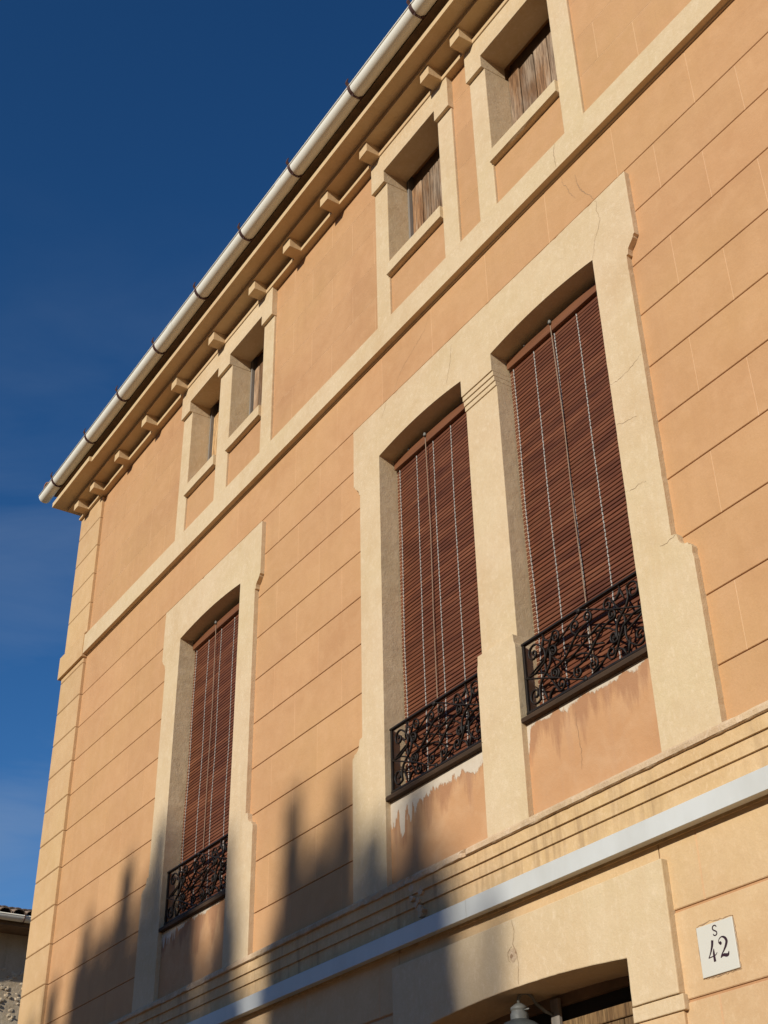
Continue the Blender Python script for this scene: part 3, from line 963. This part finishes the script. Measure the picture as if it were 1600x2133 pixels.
crack([(-3.84, 5.599), (-3.785, 5.576), (-3.742, 5.572), (-3.694, 5.56)], Yf, 0.003)
crack([(-3.842, 5.193), (-3.792, 5.174), (-3.755, 5.181), (-3.702, 5.172)], Yf, 0.003)
crack([(-3.673, 4.79), (-3.629, 4.782), (-3.588, 4.792), (-3.566, 4.799)], Yf, 0.004)
crack([(-5.177, 7.102), (-5.198, 6.982), (-5.226, 6.902), (-5.255, 6.822)], Yf, 0.004)
crack([(-5.946, 7.14), (-5.974, 7.081), (-6.014, 7.037)], Yf, 0.003)
crack([(-5.453, 7.568), (-5.52, 7.473), (-5.762, 7.359), (-5.84, 7.306), (-5.895, 7.21)], Yw, 0.003)
crack([(-4.969, 3.382), (-4.961, 3.322), (-4.973, 3.267), (-4.944, 3.193), (-4.954, 3.08)], Yf, 0.006)
crack([(-4.411, 4.247), (-4.414, 4.205), (-4.407, 4.142), (-4.397, 4.05), (-4.407, 3.95)], -0.003, 0.004)
crack([(-4.70, 9.47), (-4.665, 9.40), (-4.637, 9.338)], -0.0515, 0.004)
crack([(-5.955, 9.47), (-5.915, 9.40), (-5.888, 9.338)], -0.0515, 0.004)
crack([(-3.96, 8.36), (-3.955, 8.31), (-3.95, 8.26), (-3.948, 8.22)], -0.0295, 0.005)
crack([(-5.83, 4.20), (-5.82, 4.05), (-5.835, 3.93)], -0.003, 0.003)
# small hole and scar over the door
MB().add([(-4.975 + 0.030 * math.cos(a) * random.uniform(.7, 1.2), YS - 0.001, 3.219 + 0.034 * math.sin(a) * random.uniform(.8, 1.2)) for a in [i * math.pi / 8 for i in range(16)]], [tuple(range(16))]).build('patched_hole', 'fillet', dsur)
for dx, dz, r_ in ((-0.004, -0.006, 0.011), (0.028, 0.004, 0.006)):
    MB().add([(-4.986 + dx + r_ * math.cos(a) * random.uniform(.7, 1.2), YS - 0.002, 3.221 + dz + r_ * math.sin(a) * random.uniform(.7, 1.2)) for a in [i * math.pi / 5 for i in range(10)]], [tuple(range(10))]).build('drilled_hole', 'crack', dsur)
crack([(-4.984 + 0.034 * math.cos(a), 3.219 + 0.036 * math.sin(a)) for a in [i * math.pi / 8 for i in range(4, 12)]], YS - 0.0016, 0.005)

# railings -----------------------------------------------------------------
def spiral(P, Q, s, R0, turns=1.35, r0=0.006, n=34):
    """points from the eye of a scroll at P outwards, leaving tangentially towards Q; s = +1 ccw"""
    ang = math.atan2(Q[1] - P[1], Q[0] - P[0])
    te = ang - s * math.pi / 2
    out = []
    for i in range(n + 1):
        t = i / n
        rr = r0 + (R0 - r0) * t ** 1.15
        a = te - s * 2 * math.pi * turns * (1 - t)
        out.append((P[0] + rr * math.cos(a), P[1] + rr * math.sin(a)))
    return out
def scroll(P, Q, s, rp, rq, sq=None, bow=0.0):
    a = spiral(P, Q, s, rp)
    b = spiral(Q, P, s if sq is None else sq, rq)
    A, B = Vector(a[-1]), Vector(b[-1])
    d = B - A
    nrm = Vector((-d.y, d.x))
    mid = []
    for k in range(1, 9):
        t = k / 9
        o = A + d * t + nrm * bow * math.sin(2 * math.pi * t)
        mid.append((o.x, o.y))
    return a + mid + list(reversed(b))
def railing(xa, xb):
    w = xb - xa
    sx = w / 0.95
    cx, cz, Y = (xa + xb) / 2, 4.572, 0.012
    P3 = lambda u, v, y=0.0: (cx + u * sx, Y + y, cz + v)
    r = MB().box(xa + 0.001, xb - 0.001, Y - 0.013, Y + 0.013, 4.762, 4.775).build('railing', 'iron', house, bevel=0.003)
    MB().box(xa + 0.001, xb - 0.001, Y - 0.011, Y + 0.011, 4.372, 4.386).build('bottom_rail', 'iron', r, bevel=0.003)
    for x in (xa + 0.010, xb - 0.010):
        MB().box(x - 0.008, x + 0.008, Y - 0.008, Y + 0.008, 4.352, 4.7615).build('end_post', 'iron', r, bevel=0.002)
    def bar(pts, rad=0.0062, y=0.0):
        MB().tube([P3(u, v, y) for u, v in pts], [q * 0.82 for q in rad] if isinstance(rad, list) else rad * 0.82, 6, True, 1.6).build('scroll', 'iron', r)
    k = 0
    for su in (1, -1):
        for sv in (1, -1):
            f = lambda p: (p[0] * su, p[1] * sv)
            sg = su * sv
            y = 0.0045 * (1 if sg > 0 else -1)
            # large corner scroll running down to the opposite small one
            bar(scroll(f((-.392, .118)), f((-.228, -.058)), -sg, .052, .034, -sg, 0.10), 0.0066, y)
            # long diagonal from the middle of the post to the scroll under the rail
            sp = spiral(f((-.200, .130)), f((-.455, .0)), sg, .036)
            bar(sp + [f((-.30, .030)), f((-.38, -.002)), f((-.455, -.006))], 0.006, -y)
            bar([f((-.455, .004)), f((-.33, .05)), f((-.20, .10)), f((-.10, .150)), f((0, .188))], 0.0055, y * 1.6)
            # inner diagonals
            bar(scroll(f((-.228, .062)), f((.052, -.128)), sg, .030, .036, sg, -0.06), 0.006, y)
            # leaf at the foot of the scrolls
            bar([f((-.30, .185)), f((-.285, .15)), f((-.255, .13)), f((-.225, .135))], [0.004, 0.008, 0.006, 0.003], -y)
            bar([f((-.30, .185)), f((-.315, .14)), f((-.33, .10))], [0.004, 0.008, 0.003], y)
    for s_ in (1, -1):
        bar([(-.14, .05 * s_), (-.05, .02 * s_), (.05, -.02 * s_), (.14, -.05 * s_)], 0.0055, 0.006 * s_)
    for v in (-.19, .185):
        mb = MB(); mb.lathe([(0.001, -0.012), (0.012, -0.009), (0.016, 0), (0.012, 0.009), (0.001, 0.012)], 0, 0, 12)
        mb.v = [(cx + x, Y - 0.012 + z * 0.6, cz + v + y) for x, y, z in mb.v]
        mb.build('rosette', 'iron', r)
    return r
for (a, b), nm in ((LW, 'wrought iron scroll railing of the single window'), (MW, 'wrought iron scroll railing of the left paired window'), (RW, 'wrought iron scroll railing of the right paired window')):
    railing(a + (0.016 if a == RW[0] else 0), b - (0.011 if b == MW[1] else 0))['label'] = nm

# ------------------------------------------------------------------ blinds
def blind(xa, xb, label, cords, pull, seed):
    rnd = random.Random(seed)
    xa, xb = xa + 0.006, xb - 0.006
    rt = root('roller_blind', ((xa + xb) / 2, 0.12, 4.40), label, 'blind', 'brown slat blinds in the tall windows')
    hd = MB().box(xa, xb, 0.080, 0.123, 6.664, 6.728).build('header_board', 'header', rt, bevel=0.004)
    PITCH_ = 0.0251
    n_ = int((6.652 - 4.40) / PITCH_)
    w = xb - xa - 0.012
    sl = MB()
    hh = 0.0096
    # slightly convex slat, rounded front
    prof = [(-0.0025, -hh), (-0.0046, -hh * 0.8), (-0.0050, 0), (-0.0046, hh * 0.8), (-0.0025, hh), (0.004, hh), (0.004, -hh)]
    sl.profile_x(prof, -w / 2, w / 2, 1)
    sl_me = sl.mesh('slat'); sl_me.materials.append(M['slat'])
    z = 6.640
    dx = 0.0
    zs = []
    for i in range(n_):
        dx = dx * 0.9 + rnd.uniform(-0.0012, 0.0012)
        bulge = 0.010 * mnoise.noise(Vector((seed, z * 1.3, 0.0)))
        tilt = 13 * mnoise.noise(Vector((seed + 5, z * 2.6, 0.0))) + rnd.uniform(-4, 4) + 3
        o = inst(sl_me, 'slat', rt, ((xa + xb) / 2 + dx, 0.106 + bulge, z), (R(tilt), R(rnd.uniform(-0.12, 0.12) + 0.25 * mnoise.noise(Vector((seed, z * 1.1, 3.0)))), 0))
        zs.append((z, bulge))
        z -= PITCH_
    for cx_ in cords:
        mb = MB()
        for i, (zz, bu) in enumerate(zs):
            y = 0.106 + bu - 0.0085
            wx = 0.006 * mnoise.noise(Vector((cx_ * 3, zz * 1.4, seed)))
            lean = 0.0016 * (1 if i % 2 else -1)
            # one link of the chain over each slat
            vs = [(cx_ + wx - 0.0030 + lean, y, zz + 0.0085), (cx_ + wx + 0.0030 + lean, y, zz + 0.0085), (cx_ + wx + 0.0030 - lean, y - 0.0008, zz - 0.0115), (cx_ + wx - 0.0030 - lean, y - 0.0008, zz - 0.0115),
                  (cx_ + wx - 0.0030 + lean, y + 0.003, zz + 0.0085), (cx_ + wx + 0.0030 + lean, y + 0.003, zz + 0.0085), (cx_ + wx + 0.0030 - lean, y + 0.003, zz - 0.0115), (cx_ + wx - 0.0030 - lean, y + 0.003, zz - 0.0115)]
            mb.add(vs, [(0, 1, 2, 3), (7, 6, 5, 4), (0, 4, 5, 1), (1, 5, 6, 2), (2, 6, 7, 3), (3, 7, 4, 0)])
        mb.build('chain_cord', 'cord', rt)
    mb = MB()  # pale ticks in the slat gaps along the left edge
    for zz, bu in zs:
        mb.box(xa + 0.001, xa + 0.030, 0.106 + bu - 0.004, 0.106 + bu + 0.004, zz - 0.0140, zz - 0.0112)
    tag(mb.build('edge_ticks', 'tick', rt), kind='stuff')
    px, px2 = pull
    MB().tube([(px, 0.076, 6.70), (px + (px2 - px) * .3 + .004, 0.086, 6.0), (px + (px2 - px) * .6 - .003, 0.086, 5.4), (px2, 0.088, 4.80), (px2 + .01, 0.088, 4.45)], 0.0032, 6).build('pull_cord', 'pull', rt)
    MB().lathe([(0.001, 6.712), (0.010, 6.712), (0.012, 6.722), (0.008, 6.740), (0.001, 6.742)], px, 0.074, 10).build('pulley', 'lampgrey', rt)
    mb = MB(); mb.lathe([(0.001, 6.722), (0.007, 6.724), (0.007, 6.736), (0.001, 6.738)], xa + 0.18, 0.079, 8); mb.build('screw', 'lampgrey', rt)
    return rt
blind(LW[0], LW[1], 'brown slat blind in the single window at the left', [-9.085, -8.86, -8.63, -8.40, -8.17], (-8.69, -8.71), 3)
blind(MW[0], MW[1], 'brown slat blind in the left one of the paired windows', [-6.002, -5.805, -5.61, -5.415, -5.22], (-5.665, -5.67), 11)
blind(RW[0], RW[1], 'brown slat blind in the right one of the paired windows', [-4.752, -4.556, -4.362, -4.162, -3.97], (-4.366, -4.345), 23)

# ------------------------------------------------------------------ house number tile
tile = root('house_number_tile', (-3.726, -0.004, 2.87), 'square off white ceramic tile reading S 42 beside the door', 'number sign')
pl = MB().box(-3.826, -3.627, -0.007, 0.004, 2.870, 3.067).build('plate', 'platewhite', tile, bevel=0.002)
def ribbon(pts, wid, y=-0.0078, sub=8):
    # Catmull-Rom through (x, z) with widths
    P = [Vector((p[0], p[1], w_)) for p, w_ in zip(pts, wid)]
    P = [P[0] * 2 - P[1]] + P + [P[-1] * 2 - P[-2]]
    cur = []
    for i in range(1, len(P) - 2):
        for k in range(sub):
            t = k / sub
            cur.append(0.5 * ((2 * P[i]) + (-P[i - 1] + P[i + 1]) * t + (2 * P[i - 1] - 5 * P[i] + 4 * P[i + 1] - P[i + 2]) * t * t + (-P[i - 1] + 3 * P[i] - 3 * P[i + 1] + P[i + 2]) * t ** 3))
    cur.append(P[-2])
    vs, fs = [], []
    for i, p in enumerate(cur):
        a, b = cur[max(0, i - 1)], cur[min(len(cur) - 1, i + 1)]
        dx, dz = b.x - a.x, b.y - a.y
        L = math.hypot(dx, dz) or 1
        nx, nz = -dz / L * p.z / 2, dx / L * p.z / 2
        vs += [(p.x + nx, y, p.y + nz), (p.x - nx, y, p.y - nz)]
    for i in range(len(cur) - 1):
        fs.append((2 * i, 2 * i + 1, 2 * i + 3, 2 * i + 2))
    return vs, fs
def glyph(strokes, name, balls=()):
    mb = MB()
    for i, (p, w_) in enumerate(strokes):
        mb.add(*ribbon(p, w_, -0.0078 - 0.0002 * i))
    for i, (x, z, r_) in enumerate(balls):
        mb.add([(x + r_ * math.cos(a), -0.0090 - 0.0002 * i, z + r_ * math.sin(a)) for a in [k * math.pi / 8 for k in range(16)]], [tuple(range(16))])
    mb.build(name, 'ink', tile)
glyph([([(-3.7150, 3.0470), (-3.7190, 3.0525), (-3.7262, 3.0545), (-3.7345, 3.0510), (-3.7365, 3.0430), (-3.7310, 3.0365), (-3.7230, 3.0320), (-3.7172, 3.0265), (-3.7185, 3.0190), (-3.7260, 3.0155), (-3.7335, 3.0175), (-3.7372, 3.0230)],
        [.0052, .0046, .0046, .0054, .0058, .0058, .0056, .0056, .0052, .0046, .0046, .0052])], 'letter')
glyph([([(-3.7470, 3.0010), (-3.7525, 2.9800), (-3.7650, 2.9560), (-3.7790, 2.9380)], [.0125, .0110, .0065, .0030]),
       ([(-3.7795, 2.9385), (-3.7640, 2.9395), (-3.7480, 2.9415), (-3.7380, 2.9440), (-3.7300, 2.9510)], [.0040, .0036, .0036, .0034, .0020]),
       ([(-3.7455, 2.9680), (-3.7480, 2.9540), (-3.7485, 2.9400), (-3.7480, 2.9190)], [.0030, .0095, .0110, .0125])], 'numeral')
glyph([([(-3.7060, 2.9830), (-3.7120, 2.9800), (-3.7150, 2.9880), (-3.7090, 2.9980), (-3.6950, 3.0030), (-3.6800, 2.9960), (-3.6730, 2.9830), (-3.6790, 2.9680), (-3.6920, 2.9520), (-3.7080, 2.9370), (-3.7150, 2.9260)],
        [.004, .0035, .0035, .0035, .0050, .0105, .0125, .0110, .0075, .0045, .0030]),
       ([(-3.7150, 2.9265), (-3.7060, 2.9320), (-3.6960, 2.9335), (-3.6840, 2.9300), (-3.6740, 2.9310), (-3.6680, 2.9420)], [.004, .0075, .0115, .0130, .0100, .0025])], 'numeral', [(-3.7055, 2.9810, .0068)])
# broken plaster round the tile
for (xa, za, xb, zb) in ((-3.83, 3.071, -3.76, 3.079), (-3.76, 3.079, -3.625, 3.070), (-3.832, 2.866, -3.622, 2.866), (-3.830, 3.068, -3.829, 2.87), (-3.624, 3.068, -3.624, 2.87)):
    crack([(xa, za), ((xa + xb) / 2, (za + zb) / 2 + random.uniform(-.002, .003)), (xb, zb)], -0.0013, 0.007)

# ------------------------------------------------------------------ door lamp
LXc, LYc = -5.070, 0.05
LZ = -0.004
lamp = root('door_lamp', (LXc, LYc, 2.86), 'grey enamel bell lamp hanging on a curved arm under the door arch', 'lamp')
lz = lambda prof: [(r_, z + LZ) for r_, z in prof]
MB().lathe(lz([(0.112, 2.892), (0.114, 2.898), (0.102, 2.920), (0.074, 2.942), (0.048, 2.952), (0.042, 2.957), (0.040, 2.954), (0.070, 2.938), (0.098, 2.915), (0.108, 2.895)]), LXc, LYc, 36).build('shade', 'enamel', lamp)
MB().lathe(lz([(0.043, 2.952), (0.043, 2.982), (0.038, 2.990), (0.038, 2.998), (0.042, 3.001), (0.040, 3.012), (0.024, 3.024), (0.014, 3.030), (0.001, 3.032)]), LXc, LYc, 28).build('lamp_cap', 'lampgrey', lamp)
arm = [(LXc, LYc, 3.025 + LZ), (LXc, LYc, 3.052 + LZ)]
for k in range(1, 8):
    a = math.pi * k / 8
    arm.append((LXc + 0.016 * (1 - math.cos(a)), LYc + 0.030 * (1 - math.cos(a)), 3.052 + LZ + 0.026 * math.sin(a)))
arm += [(LXc + 0.036, LYc + 0.075, 3.030 + LZ), (LXc + 0.05, LYc + 0.12, 2.995 + LZ), (LXc + 0.06, 0.226, 2.980 + LZ)]
MB().tube(arm, 0.0085, 8).build('arm', 'lampgrey', lamp)
MB().box(LXc + 0.03, LXc + 0.09, 0.212, 0.2345, 2.935, 2.995).build('wall_plate', 'eave', lamp, bevel=0.003)
MB().tube([(LXc + 0.035, LYc, 2.995 + LZ), (LXc + 0.078, LYc - 0.005, 2.992 + LZ)], 0.0035, 6).build('thumb_screw', 'lampgrey', lamp)
MB().lathe(lz([(0.001, 2.905), (0.022, 2.912), (0.030, 2.930), (0.020, 2.950)]), LXc, LYc, 16).build('bulb', 'platewhite', lamp)

# ------------------------------------------------------------------ neighbour house at the left
NB = root('stone_house', (-22, 3, 0), 'old rubble stone house with tiled eaves beyond the left corner', 'house')
nw = MB().box(-27.0, -20.50, -1.0, 9.0, 0, 7.60).build('wall', 'rubble', NB)
rnd = random.Random(5)
st_mes = []
for k in range(6):
    mb = MB()
    pts = []
    nv = 9
    for i in range(nv):
        a = 2 * math.pi * i / nv
        rr = rnd.uniform(0.7, 1.1)
        pts.append((rr * math.cos(a), rr * 0.62 * math.sin(a)))
    vs = [(0.0, y, z) for y, z in pts] + [(0.7, y * 0.86, z * 0.86) for y, z in pts] + [(1.0, y * 0.5, z * 0.5) for y, z in pts]
    fs = []
    for r_ in range(2):
        for i in range(nv):
            j = (i + 1) % nv
            fs.append((r_ * nv + i, r_ * nv + j, (r_ + 1) * nv + j, (r_ + 1) * nv + i))
    fs.append(tuple(range(2 * nv, 3 * nv)))
    mb.add(vs, fs)
    me = mb.mesh('stone'); me.materials.append(M['stone'])
    st_mes.append(me)
for k in range(260):
    y, z = rnd.uniform(1.5, 3.6), rnd.uniform(5.5, 6.85)
    if mnoise.noise(Vector((y * 2.6, z * 3.2, 3))) < -0.12: continue
    s = rnd.uniform(0.02, 0.06)
    inst(rnd.choice(st_mes), 'stone', nw, (-20.505, y, z), (rnd.uniform(-.5, .5), 0, 0), (rnd.uniform(0.012, 0.035), s, s))
nr = MB()
nsl = math.tan(R(16))
nr.add([(-20.02, -1.2, 7.44), (-20.02, 9.2, 7.44), (-25.0, 9.2, 7.44 + 4.98 * nsl), (-25.0, -1.2, 7.44 + 4.98 * nsl),
        (-20.02, -1.2, 7.40), (-20.02, 9.2, 7.40), (-25.0, 9.2, 7.40 + 4.98 * nsl), (-25.0, -1.2, 7.40 + 4.98 * nsl)],
       [(0, 1, 2, 3), (4, 7, 6, 5), (0, 4, 5, 1), (1, 5, 6, 2), (2, 6, 7, 3), (3, 7, 4, 0)])
nroof = nr.build('roof', 'eave', NB)
MB().box(-20.52, -20.03, -1.1, 9.1, 7.345, 7.399).build('eave_board', 'eave', nroof)
nt_me = barrel(0.44, 0.105, 0.085).mesh('tile'); nt_me.materials.append(M['oldtile'])
nu_me = barrel(0.44, 0.095, 0.08, up=False).mesh('tile'); nu_me.materials.append(M['oldtile'])
for row in range(5):
    for i in range(26):
        y = 0.2 + 0.215 * i
        x = -19.97 - 0.36 * row + rnd.uniform(-.02, .02)
        z = 7.44 + (-20.02 - x) * nsl + 0.03
        if row < 2:
            inst(nu_me, 'tile', nroof, (x, y + 0.107, z + 0.05), (math.atan(nsl), 0, math.pi / 2))
        inst(nt_me, 'tile', nroof, (x + 0.01, y + rnd.uniform(-.01, .01), z + 0.045 + 0.01 * row), (math.atan(nsl), rnd.uniform(-.05, .05), math.pi / 2 + rnd.uniform(-.05, .05)))
NGX, NGZ, NGR = -19.965, 7.472, 0.075
ng = MB()
prof = [(NGX + NGR * math.cos(math.pi + math.pi * k / 14), NGZ + NGR * math.sin(math.pi + math.pi * k / 14)) for k in range(15)]
prof += [(NGX + (NGR - .005) * math.cos(math.pi + math.pi * k / 14), NGZ + (NGR - .005) * math.sin(math.pi + math.pi * k / 14)) for k in range(14, -1, -1)]
n = len(prof)
vs = [(x, y, z) for y in (-1.0, 9.0) for x, z in prof]
ng.add(vs, [(i, n + i, n + (i + 1) % n, (i + 1) % n) for i in range(n)], True)
ngut = ng.build('gutter', 'pvc', NB)
ngut.data.set_sharp_from_angle(angle=R(40))
MB().tube([(NGX + NGR, -1.0, NGZ + 0.003), (NGX + NGR, 9.0, NGZ + 0.003)], 0.009, 8).build('rim_bead', 'pvc', ngut)
hp = [(NGX + NGR + 0.02, 0, NGZ + 0.03)] + [(NGX + (NGR + .006) * math.cos(-math.pi * k / 12), 0, NGZ + (NGR + .006) * math.sin(-math.pi * k / 12)) for k in range(13)]
hmb = MB().tube(hp, 0.014, 4, False, 0.6)
h_me = hmb.mesh('gutter_hook'); h_me.materials.append(M['hook'])
for y in (0.5, 1.46, 2.43, 3.4, 4.4, 5.4):
    inst(h_me, 'gutter_hook', ngut, (0, y, 0))

# ------------------------------------------------------------------ cypresses across the street (their shadows fall on the front)
def cypress(tip, dist, width, label, seed, lean=0.0):
    """tip: (x, z) where the shadow of the top falls on the house front"""
    rnd = random.Random(seed)
    k = dist / (-SUN.y)
    tx, ty, tz = tip[0] + SUN.x * k, SUN.y * k, tip[1] + SUN.z * k
    z0 = hill_z(tx, ty) - 0.05
    rt = root('cypress_tree', (tx, ty, z0), label, 'tree', 'cypress trees across the street')
    MB().tube([(tx, ty, z0 - 0.2), (tx, ty, z0 + 1.2), (tx, ty, z0 + (tz - z0) * 0.6), (tx, ty, tz - 0.4)], [0.17, 0.14, 0.07, 0.015], 8).build('trunk', 'bark', rt)
    vs, fs = [], []
    H = tz - z0 - 0.5
    spires = [(0.0, 0.0, 0.0, 1.0)]
    for _ in range(6):
        a = rnd.uniform(0, 6.28)
        d_ = width * rnd.uniform(0.35, 0.95)
        spires.append((d_ * math.cos(a), d_ * math.sin(a), rnd.uniform(0.25, 1.5), rnd.uniform(0.30, 0.6)))
    for si, (sx_, sy_, drop, sc_) in enumerate(spires):
        Hs = H - drop
        for i in range(2800 if si == 0 else 760):
            t = 1 - rnd.random() ** 1.6            # denser towards the top
            z = z0 + 0.5 + Hs * t
            env = width * sc_ * min(1.0, (1 - t) * Hs / 3.6) ** 0.92 * (0.55 + 0.45 * min(1, t * 6))
            a = rnd.uniform(0, 2 * math.pi)
            lob = 1.0 + 0.5 * mnoise.noise(Vector((math.cos(a) * 1.5 + si, math.sin(a) * 1.5 + seed, z * 1.9)))
            rr = env * lob * math.sqrt(rnd.random())
            c = Vector((tx + sx_ + rr * math.cos(a), ty + sy_ + rr * math.sin(a), z))
            out = Vector((math.cos(a) * 0.4, math.sin(a) * 0.4, 1.0)).normalized()
            L = rnd.uniform(0.10, 0.34) * (0.6 + 0.6 * (1 - t))
            sd = Vector((-math.sin(a), math.cos(a), 0)).lerp(Vector((math.cos(a), math.sin(a), 0)), rnd.random()).normalized() * L * rnd.uniform(0.14, 0.30)
            b = len(vs)
            vs += [tuple(c - sd), tuple(c + sd), tuple(c + out * L + sd * 0.5), tuple(c + out * L * 1.35), tuple(c + out * L * 0.9 - sd * 0.8)]
            fs.append((b, b + 1, b + 2, b + 3, b + 4))
    me = bpy.data.meshes.new('crown')
    me.from_pydata([(x - tx, y - ty, z) for x, y, z in vs], [], fs)
    me.materials.append(M['leaf'])
    o = bpy.data.objects.new('crown', me)
    put(o, rt, (tx, ty, 0))
TREES = [((-11.35, 4.22), 21.0, 0.34, 'slim cypress whose shadow tip falls lowest beside the left corner pilaster'),
         ((-10.68, 4.60), 22.5, 0.46, 'cypress whose shadow tip falls between the corner and the single window'),
         ((-9.90, 4.90), 20.5, 0.50, 'tall cypress whose shadow tip falls just left of the single window'),
         ((-9.22, 4.98), 23.0, 0.44, 'tallest cypress, its shadow falling on the single window railing'),
         ((-8.62, 4.15), 21.0, 0.34, 'cypress whose shadow falls below the single window sill'),
         ((-8.08, 4.50), 22.0, 0.28, 'thin cypress whose shadow falls along the right leg of the single window'),
         ((-7.20, 4.55), 20.5, 0.38, 'cypress whose slim shadow tip falls in the middle of the wall field'),
         ((-6.85, 4.18), 23.5, 0.28, 'low cypress between two shadow tips of the wall field'),
         ((-6.58, 4.46), 22.5, 0.36, 'cypress whose shadow tip falls left of the paired windows'),
         ((-6.24, 3.98), 20.0, 0.28, 'short cypress whose shadow falls on the left leg of the paired windows'),
         ((-5.80, 4.18), 22.0, 0.34, 'cypress whose shadow falls below the left paired window'),
         ((-5.62, 3.68), 24.0, 0.36, 'cypress whose shadow falls on the metal strip left of the door'),
         ((-6.98, 4.05), 25.0, 0.85, 'wide cypress whose shadow falls on the moulding between the windows'),
         ((-8.85, 4.15), 25.5, 0.90, 'wide cypress whose shadow covers the moulding under the single window'),
         ((-10.35, 4.45), 25.0, 1.05, 'widest cypress, its shadow filling the lower left wall'),
         ((-9.50, 4.62), 26.5, 0.60, 'cypress whose shadow falls on the left leg of the single window'),
         ((-6.05, 3.80), 26.0, 0.50, 'cypress whose shadow falls above the left side of the door')]
for i, (tip, dist, w, lab) in enumerate(TREES):
    cypress(tip, dist + 7.0, w * 1.55, lab, 40 + i)
